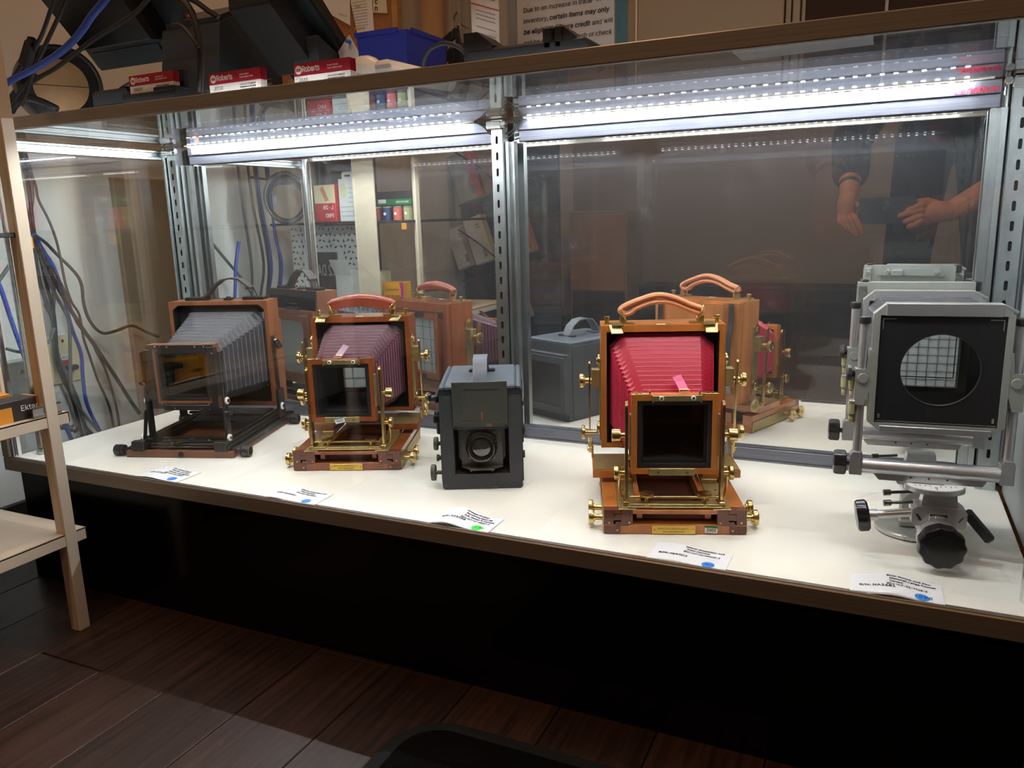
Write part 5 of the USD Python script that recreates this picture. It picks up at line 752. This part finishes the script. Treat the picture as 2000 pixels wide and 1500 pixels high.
t = thing('cable_coil', 'coil of dark grey cable hung on the wall above the shelf', 'cable coil', (-1.455, -.045, .60))
for k in range(7):
    r = .046 + .0035 * (k % 4); part(t, 'turn', tube([(r * .78 * math.cos(a) + .003 * k - .01, -r * .62 * math.cos(a) + .004 * (k - 3), .062 + r * 1.15 * math.sin(a) + .003 * ((k * 3) % 5)) for a in np.linspace(0, 2 * math.pi, 33)], .0028, 7), 'cable_black' if k % 3 else 'cable_grey', smooth=True)
part(t, 'tie', [bx(-.012, .012, -.018, .018, .106, .122, .003), cyl((-.0, 0, .114), (-.12, 0, .13), .003, 8)], 'cable_black'); part(t, 'tag', bx(-.06, -.048, -.016, -.015, .062, .078), 'card_white')

for i, (x, y, m_, lb_) in enumerate(((-1.56, -.03, 'cable_black', 'leftmost black cable of the hanging bunch beside the coil in the mirror'), (-1.545, -.045, 'cable_blue', 'blue cable left of the coil in the mirror'), (-1.53, -.02, 'cable_black', 'black cable hanging just left of the coil in the mirror'), (-1.535, -.070, 'cable_grey', 'grey cable hanging straight down beside the coil in the mirror'), (-1.515, -.055, 'cable_blue', 'short blue cable just left of the coil in the mirror'), (-1.578, -.01, 'cable_grey', 'slack grey cable at the outer left of the mirrored bunch'))):
    w = rng.uniform(-.004, .004); single('cable', tube([(x - .01, y + .012, .95), (x + w * .4, y + .006, .80), (x, y, .66 if i != 4 else .58), (x + .012 - w, y - .004, .50), (x - .004 + w, y, .38), (x + .006, y + .01, .2), (x, y + .012, .012)], .0036, 8, 5), m_, lb_, 'cable', smooth=True)
# ================================================================ cream shelving unit by the left wall
t = thing('shelf_unit', 'cream painted metal shelving unit standing left of the display case', 'shelving')
part(t, 'post', [bx(-1.0945, -1.0885, -.1215, -.1035, 0, 1.7, .0008), bx(-1.108, -1.0945, -.1215, -.1195, 0, 1.7)], 'cream_paint'); part(t, 'post', [bx(-1.272, -1.212, -.105, -.0985, .3425, 1.7, .001), bx(-1.279, -1.272, -.128, -.0985, .3425, 1.7, .001)], 'cream_paint')
for x in (-1.108, -1.43): part(t, 'post', bx(x, x + .02, -.66, -.64, 0, 1.7, .0008), 'cream_paint')
for z0, z1, xl in ((.3245, .3425, -1.575), (.140, .159, -1.43)):
    part(t, 'shelf', [bx(xl, -1.0895, -.64, -.086, z1 - .003, z1, .0006), bx(-1.0920, -1.0895, -.64, -.086, z0, z1, .0006), bx(xl, -1.0895, -.0885, -.086, z0, z1, .0006)], 'cream_paint')
part(t, 'upper_shelf', bx(-1.575, -1.095, -.64, -.1065, .5985, .605, .001), 'black_plastic', label='dark upper shelf'); part(t, 'back_panel', bx(-1.60, -1.585, -.66, -.36, .345, 1.1, .001), 'monitor_back'); part(t, 'upper_edge', bx(-1.125, -1.112, -.0899, -.086, .582, .598), 'film_orange')
def carton(name, label, loc, size, mat, rz=0, cat='box', tilt=0, prints=()):
    t = thing(name, label, cat, loc, rz); w, d, h = size; bm = bx(-w / 2, w / 2, -d / 2, d / 2, 0, h, .0012)
    part(t, 'carton', tx(bm, ry=tilt) if tilt else bm, mat)
    for nm, m_, mt in prints: part(t, nm, tx(m_, ry=tilt) if tilt else m_, mt)
    return t
Z1 = .3429
carton('film_box', 'small dark film box with orange ends lettered Ektar on the cream shelf', (-1.118, -.152, Z1), (.034, .062, .030), 'dark_box', 0, prints=(('orange_end', [bx(-.0172, .0172, .027, .0312, -.0002, .0302), bx(-.0172, .0172, -.0312, -.010, -.0002, .0215)], 'film_orange'), ('lettering', text('Ektar', .008, (.0172, .002, .013), .0004, rz=90), 'card_white')))
carton('film_box', 'yellow film box at the left picture edge on the cream shelf', (-1.124, -.215, Z1), (.036, .05, .034), 'yellow_box', 8, prints=(('print_line', [bx(.018, .0186, -.012, .012, .008 + i * .003, .0095 + i * .003) for i in range(2)], 'ink'),))
carton('film_box', 'orange film box lying behind the dark one on the cream shelf', (-1.17, -.16, Z1), (.04, .06, .032), 'film_orange', -6, prints=(('top_band', bx(-.0202, .0202, -.01, .01, .0315, .0325), 'dark_box'),))
t = thing('price_channel', 'shiny metal price label holder lying on the cream shelf corner', 'label holder', (-1.098, -.118, Z1)); part(t, 'channel', [bx(.004, .006, -.022, .022, 0, .016, .0005), bx(-.004, .006, -.022, .022, 0, .002, .0004), bx(.006, .008, -.022, .022, .013, .016, .0004), bx(.006, .008, -.022, .022, 0, .003, .0004)], 'chrome'); part(t, 'insert', bx(.006, .0066, -.021, .021, .003, .013), 'silver_print')
gt = text('GOLD 200', .011, (0, 0, 0), .0004, width=.048)
carton('film_box', 'upright yellow and magenta film box lettered GOLD seen in the mirror', (-1.205, -.17, Z1), (.066, .04, .098), 'yellow_box', 0, prints=(('magenta_corner', ext(sbox(-.033, 0, .033, .098).difference(affinity.scale(Point(.033 - .066, .075).buffer(.058, 20), 1, 1.15).union(sbox(-.033, .05, .02, .098))), .0006, 'y', .0198), 'magenta'), ('lettering', tx(gt, (.022, .0208, .052), rz=180), 'ink'), ('small_print', tx(text('PROFESSIONAL', .004, (0, 0, 0), .0003), (.02, .0208, .076), rz=180), 'ink')))
carton('box', 'open white carton tilted on the shelf under the patterned box', (-1.35, -.16, Z1), (.07, .05, .13), 'white_box', 12, prints=(('flap', tx(bx(-.035, .035, .025, .026, 0, .05), (0, 0, .125), rx=-24), 'white_box'), ('symbol', [bx(-.012, .012, .0252, .0256, .03, .031), bx(-.012, .012, .0252, .0256, .05, .051), bx(-.012, -.011, .0252, .0256, .03, .051), bx(.011, .012, .0252, .0256, .03, .051)], 'ink_grey')))
carton('box', 'plain cream carton beside the wide shelf post', (-1.285, -.20, Z1), (.05, .06, .125), 'ivory', -8, prints=(('tape', bx(-.006, .006, -.0302, .0305, .0, .1254), 'card_white'),))
rg = np.random.default_rng(3); tri = []
for i in range(15):
    for j in range(15):
        cx, cz = -.112 + i * .0165 + (j % 2) * .006, .012 + j * .0165; a = (i * 2 + j * 3) * 1.05; pts = [(cx + .0062 * math.cos(a + q), cz + .0062 * math.sin(a + q)) for q in (0, 1.25, 3.4)]
        if abs(cx) < .117 and cz < .245 and not (-.075 < cx < .06 and cz < .185): tri.append(Polygon(pts))
carton('box', 'white patterned gift box with dark triangles lettered 12 DAYS', (-1.462, -.21, Z1), (.236, .03, .252), 'white_box', 0, prints=(('triangle_pattern', ext(union_all(tri), .0006, 'y', .0148), 'dark_box'), ('dark_label', bx(-.06, .045, .0148, .0156, .06, .178), 'dark_box'), ('lettering', tx(text('12 DAYS', .03, (0, 0, 0), .0005, True, width=.094), (.040, .0162, .112), rz=180), 'grey_print')))
Z2 = .6055
carton('box', 'red box with white lettering on the dark upper shelf', (-1.388, -.14, Z2), (.07, .04, .10), 'red_box', 0, prints=(('picture', bx(-.034, .034, .0198, .0206, .05, .098), 'ivory'), ('lettering', [tx(text(s, .010, (0, 0, 0), .0004, True), (.028, .0208, z), rz=180) for s, z in (('L-28', .034), ('PRO', .012))], 'card_white'), ('hand_picture', tx(bx(-.006, .006, .0200, .0212, -.02, .02), (.0, 0, .074), ry=-25), 'skin')))
carton('box', 'white accessory box with a yellow oval picture on the dark upper shelf', (-1.313, -.14, Z2), (.060, .034, .112), 'white_box', 0, prints=(('oval_picture', ext(affinity.scale(Point(-.014, .082).buffer(.012, 12), .8, 1.7), .0006, 'y', .0167), 'ivory'), ('print_line', [bx(.002 if i > 2 else -.026, .026, .0168, .0174, .014 + i * .012, .0152 + i * .012) for i in range(7)], 'ink_grey'), ('hang_tab', ext(rrect(-.018, .018, .11, .13, .006).difference(rrect(-.01, .01, .117, .122, .002)), .001, 'y', .014), 'white_box')))
carton('display_tray', 'dark counter display with a green header strip on the upper shelf', (-1.185, -.17, Z2), (.13, .01, .075), 'dark_box', 0, prints=(('green_strip', bx(-.062, .045, .0048, .006, .040, .055), 'green_print'), ('white_tab', bx(-.060, -.035, .0058, .0066, .045, .055), 'card_white'), ('lettering', tx(text('NEGATIVES', .005, (0, 0, 0), .0003, True), (.036, .0064, .045), rz=180), 'card_white')))
for i, (x, m_, lb_) in enumerate(((-1.237, 'leather_red', 'small film can with a maroon label on the upper shelf'), (-1.205, 'dark_blue', 'small film can with a blue label on the upper shelf'), (-1.172, 'pink_print', 'small film can with a pinkish label on the upper shelf'), (-1.14, 'vial', 'small film can with an olive label at the row end'))):
    t = thing('film_can', lb_, 'film can', (x, -.145, Z2), group='film cans on the upper shelf'); part(t, 'can', cyl((0, 0, 0), (0, 0, .032), .0125, 20), m_, smooth=SM); part(t, 'lid', cyl((0, 0, .032), (0, 0, .036), .0118, 20, .001), 'silver_print', smooth=SM); part(t, 'label_spot', ext(Point(0, .017).buffer(.004, 8), .001, 'y', .0120), 'card_white')
# ================================================================ black wire racks with paper packs (seen in the mirror)
t = thing('pegboard_rack', 'black perforated board with sloping wire racks seen in the mirror', 'display rack', (-1.40, -1.32, 0))
hx = union_all([sbox(-.20 + i * .02 - .003, z - .003, -.20 + i * .02 + .003, z + .003) for i in range(10) for z in np.arange(.25, .95, .02)])
part(t, 'board', ext(sbox(-.215, .0, .22, 1.5).difference(hx), .006, 'y', 0), 'pegboard'); part(t, 'board_back', bx(-.215, .22, -.012, -.004, 0, 1.5), 'black_inside')
for z in (.40, .70):
    part(t, 'rack_shelf', tx(bx(-.17, .20, .01, .13, -.004, 0, .001), (0, 0, z), ry=-16), 'black_metal')
    part(t, 'rack_wire', tube([(-.16, .145, z + .16), (-.06, .15, z + .10), (.03, .15, z + .03), (.035, .145, z - .03)], .0035, 7), 'black_metal'); part(t, 'rack_wire', tube([(.06, .145, z + .10), (.18, .15, z + .04), (.20, .15, z + .0), (.19, .145, z - .05)], .003, 7), 'black_metal')
def pack(label, x, z, w, h, mat, side, prints, g=None, tilt=-18, d=.05, y=-1.24):
    t = thing('paper_pack', label, 'paper pack', (x, y, z), group=g); part(t, 'pack', tx(bx(-w / 2, w / 2, -d / 2, d / 2, 0, h, .005), ry=tilt), mat); part(t, 'side_band', tx(bx(w / 2 - w * .28, w / 2 + .0006, -d / 2 - .0004, d / 2 + .0006, .004, h - .004, .003), ry=tilt), side)
    part(t, 'print', [tx(m_, ry=tilt) for m_ in prints], 'ink_grey')
PR = lambda w, h, d=.05: [bx(w * .1, w * .32, d / 2 + .0004, d / 2 + .0012, h * .8, h * .83), bx(w * .1, w * .32, d / 2 + .0004, d / 2 + .0012, h * .74, h * .77), bx(w * .12, w * .3, d / 2 + .0004, d / 2 + .0012, h * .12, h * .3)]
pack('white ribbed paper pack, leftmost on the sloping rack in the mirror', -1.55, .405, .085, .17, 'white_box', 'grey_print', PR(.085, .17))
pack('tall white paper pack with a peach side beside the leftmost one', -1.455, .425, .085, .19, 'white_box', 'ivory', PR(.085, .19), y=-1.22)
pack('cream paper pack just right of the central slotted upright in the mirror', -1.33, .455, .055, .145, 'ivory', 'tan_wood', PR(.055, .145))
pack('cream paper pack at the right end of the middle rack row', -1.272, .462, .055, .145, 'ivory', 'tan_wood', PR(.055, .145))
pack('cream pack standing lower down beside the black box camera reflection', -1.30, .20, .06, .13, 'ivory', 'grey_print', PR(.06, .13))
pack('grey printed pack hanging at the upper left of the wire rack', -1.515, .672, .11, .20, 'grey_print', 'pink_print', PR(.11, .20))
pack('orange pack with a red edge on the upper rack', -1.40, .705, .085, .18, 'cardboard', 'tan_wood', PR(.085, .18), y=-1.22)
pack('tan pack with a bright red right edge on the upper rack', -1.295, .725, .085, .17, 'cardboard', 'red_box', PR(.085, .17), y=-1.19)
t = thing('brown_cabinet', 'plain tan cabinet door standing by the far wall in the mirror', 'cabinet', (-1.35, -2.3, 0)); part(t, 'carcass', bx(-.16, .15, -.25, 0, .0, .62, .003), 'wall_brown'); part(t, 'door', bx(-.155, .145, 0, .012, .21, .60, .002), 'cardboard'); part(t, 'plinth', bx(-.15, .14, -.2, .004, 0, .2), 'dark_skirting')
t = thing('dark_counter', 'long dark sales counter across the aisle seen in the mirror', 'counter', (.1, -2.35, 0)); part(t, 'front', bx(-1.25, 1.2, -.2, 0, 0, .22, .003), 'dark_skirting'); part(t, 'top', bx(-1.25, 1.2, -.22, .02, .22, .235, .002), 'black_plastic')
# ================================================================ rounded floor mat
pm_ = sbox(-.497 + .07, -.78, 1.1, -.102 - .07).buffer(.07, 12)
t = thing('floor_mat', 'dark speckled anti-fatigue mat with rounded corners on the plank floor', 'mat', (0, 0, .0006)); part(t, 'pad', ext(pm_.buffer(-.022), .011, 'z', 0), 'mat_dark')
part(t, 'edge', [ext(pm_.difference(pm_.buffer(-.0222)), .005, 'z', 0), ext(pm_.buffer(-.008).difference(pm_.buffer(-.0222)), .0085, 'z', 0)], 'mat_edge')
# ================================================================ the person who holds the phone (seen in the mirror)
import manifold3d as m3
def sph(p, r, n=20): return m3.Manifold.sphere(float(r), n).translate([float(x) for x in p])
def chain(js, n=20): return [m3.Manifold.batch_hull([sph(a[0], a[1], n), sph(b_[0], b_[1], n)]) for a, b_ in zip(js[:-1], js[1:])]
def solid(parts, edge, it=8):
    m = m3.Manifold.batch_boolean(parts, m3.OpType.Add).refine_to_length(edge).to_mesh(); q = trimesh.Trimesh(m.vert_properties[:, :3], m.tri_verts, process=True)
    trimesh.smoothing.filter_taubin(q, iterations=it); return q
A = np.array
px_, py_ = .17, -1.33
pelvis, waist, chest, neck, head = A([.185, -1.36, .86]), A([.19, -1.26, .97]), A([.205, -1.12, 1.06]), A([.21, -.99, 1.11]), A([.215, -.925, 1.17])
ls, rs_ = A([.03, -1.05, 1.05]), A([.385, -1.04, 1.02]); le, re_ = A([-.115, -1.10, .81]), A([.385, -.965, .715]); lw, rw_ = A([-.105, -.892, .648]), A([.158, -.888, .587])
hips = [A([.10, -1.36, .82]), A([.27, -1.36, .82])]; knees = [A([.065, -1.21, .46]), A([.285, -1.21, .46])]; ank = [A([.055, -1.33, .09]), A([.30, -1.33, .09])]
skin = []
lp = [(lw, .024), (A([-.110, -.874, .612]), .026), (A([-.110, -.870, .588]), .024)]; skin += chain(lp)
for k, (dx, ln) in enumerate(((.018, .0), (.002, .006), (-.014, .002), (-.028, -.008))):      # left fingers fold down over the end of the phone
    b0 = A([-.106 + dx * .6, -.862, .585]); skin += chain([(b0, .0098), (A([-.104 + dx * .9 + .006, -.8415, .572 - .002 * k]), .0092), (A([-.094 + dx * .9 + .008, -.8415, .548 - ln]), .0085), (A([-.084 + dx * .8 + .006, -.843, .534 - ln]), .0074)], 12)
skin += chain([(A([-.100, -.876, .618]), .012), (A([-.082, -.876, .612]), .0105), (A([-.062, -.872, .606]), .009)], 12)
rp = [(rw_, .026), (A([.128, -.874, .586]), .030), (A([.104, -.870, .584]), .027)]; skin += chain(rp)
for k, (z, tip) in enumerate(((.604, .050), (.590, .032), (.574, .046), (.560, .056))):          # right fingers reach along the phone towards its middle
    b0 = A([.098, -.866, z]); skin += chain([(b0, .0102), (A([.082, -.8445, z + .002]), .0098), (A([tip + .016, -.8425, z - .006]), .009), (A([tip, -.846, z - .012]), .0078)], 12)
skin += chain([(A([.122, -.884, .606]), .013), (A([.098, -.880, .616]), .011), (A([.076, -.874, .614]), .0092)], 12)
skin += chain([(lw, .0265), (le * .5 + lw * .5 + A([0, -.004, .004]), .037), (le, .041)]) + chain([(rw_, .028), (rw_ * .55 + re_ * .45, .038), (re_, .044)])
skin += chain([(le, .041), (le * .55 + ls * .45, .046)]) + chain([(re_, .043), (re_ * .55 + rs_ * .45, .048)])
skin += chain([(neck + A([0, -.03, -.01]), .058), (head + A([0, -.035, -.02]), .052)]); hd_ = [sph(head, .078), sph(head + A([0, .045, -.052]), .050), sph(head + A([0, -.028, .02]), .082), sph(head + A([0, .066, -.082]), .028), sph(head + A([0, .088, -.030]), .015), sph(head + A([-.078, -.01, -.02]), .018, 12), sph(head + A([.078, -.01, -.02]), .018, 12)]
skin += hd_
t = thing('person', 'person in dark clothes bending over, holding a phone, seen in the mirror', 'person')
body = solid(skin + chain([(pelvis, .12), (waist, .12), (chest, .125)]) + chain([(chest, .1), (neck, .055)]) + chain([(ls, .05), (chest, .09), (rs_, .05)]) + sum([chain([(h, .08), (k, .055), (a, .04)]) for h, k, a in zip(hips, knees, ank)], []), .0055, 6)
part(t, 'body', body, 'skin', smooth=True)
sh = chain([(pelvis + A([0, .03, .03]), .142), (waist, .142), (chest, .148)]) + chain([(chest, .13), (neck + A([0, -.05, -.02]), .075)]) + chain([(ls, .066), (chest, .12), (rs_, .066)]) + chain([(ls, .064), (le, .058), (lw + (le - lw) * .36, .052)]) + chain([(rs_, .064), (rs_ * .42 + re_ * .58, .060)])
part(t, 'shirt', solid(sh, .016, 8), 'shirt', smooth=True)
tr = sum([chain([(pelvis, .135), (h, .092), (k + A([0, -.0, 0]), .070), (a + A([0, 0, .02]), .060), (a + A([0, 0, -.04]), .062)]) for h, k, a in zip(hips, knees, ank)], [])
part(t, 'trousers', solid(tr, .016, 8), 'jeans', smooth=True)
for a in ank: part(t, 'shoe', solid(chain([(a + A([0, -.04, -.045]), .044), (a + A([0, .06, -.05]), .040), (a + A([0, .15, -.058]), .032)]), .012, 4), 'shoe', smooth=True)
part(t, 'hair', solid([sph(head + A([0, -.036, .026]), .088), sph(head + A([0, .0, .045]), .078)], .012, 4), 'hair', smooth=True)
for s in (-1, 1): part(t, 'eye', trimesh.creation.icosphere(2, .011).apply_translation(head + A([s * .030, .078, -.012])), 'card_white', smooth=True)
part(t, 'mouth', tube([head + A([x, .088 - abs(x) * .3, -.078]) for x in np.linspace(-.022, .022, 7)], .004, 6), 'pink_print')
part(t, 'wrist_band', lathe([(.029, -.008), (.0305, -.004), (.0305, .004), (.029, .008)], lw + (le - lw) * .12, le - lw, 24), 'leather_black', smooth=SM)
part(t, 'ring', lathe([(.0112, -.002), (.0118, 0), (.0112, .002)], A([-.1005, -.8455, .562]), (.3, 0, -1), 16), 'brass')
t = thing('phone', 'dark smartphone held sideways in both hands, seen in the mirror', 'phone', (0, -.856, .557))
part(t, 'case', ext(rrect(-.076, .072, 0, .073, .010), .008, 'y', -.004), 'black_plastic', smooth=SM); part(t, 'screen', ext(rrect(-.072, .068, .004, .069, .007), .0006, 'y', -.0046), 'dark_glass')
for x, z in ((.0, .052), (-.018, .052), (-.009, .038)): part(t, 'lens', lathe([(.0062, 0), (.0062, .0014), (.0048, .0016), (.0005, .001)], (x - .002, .0042, z + .004), (0, 1, 0), 18), 'lens_glass', smooth=SM)
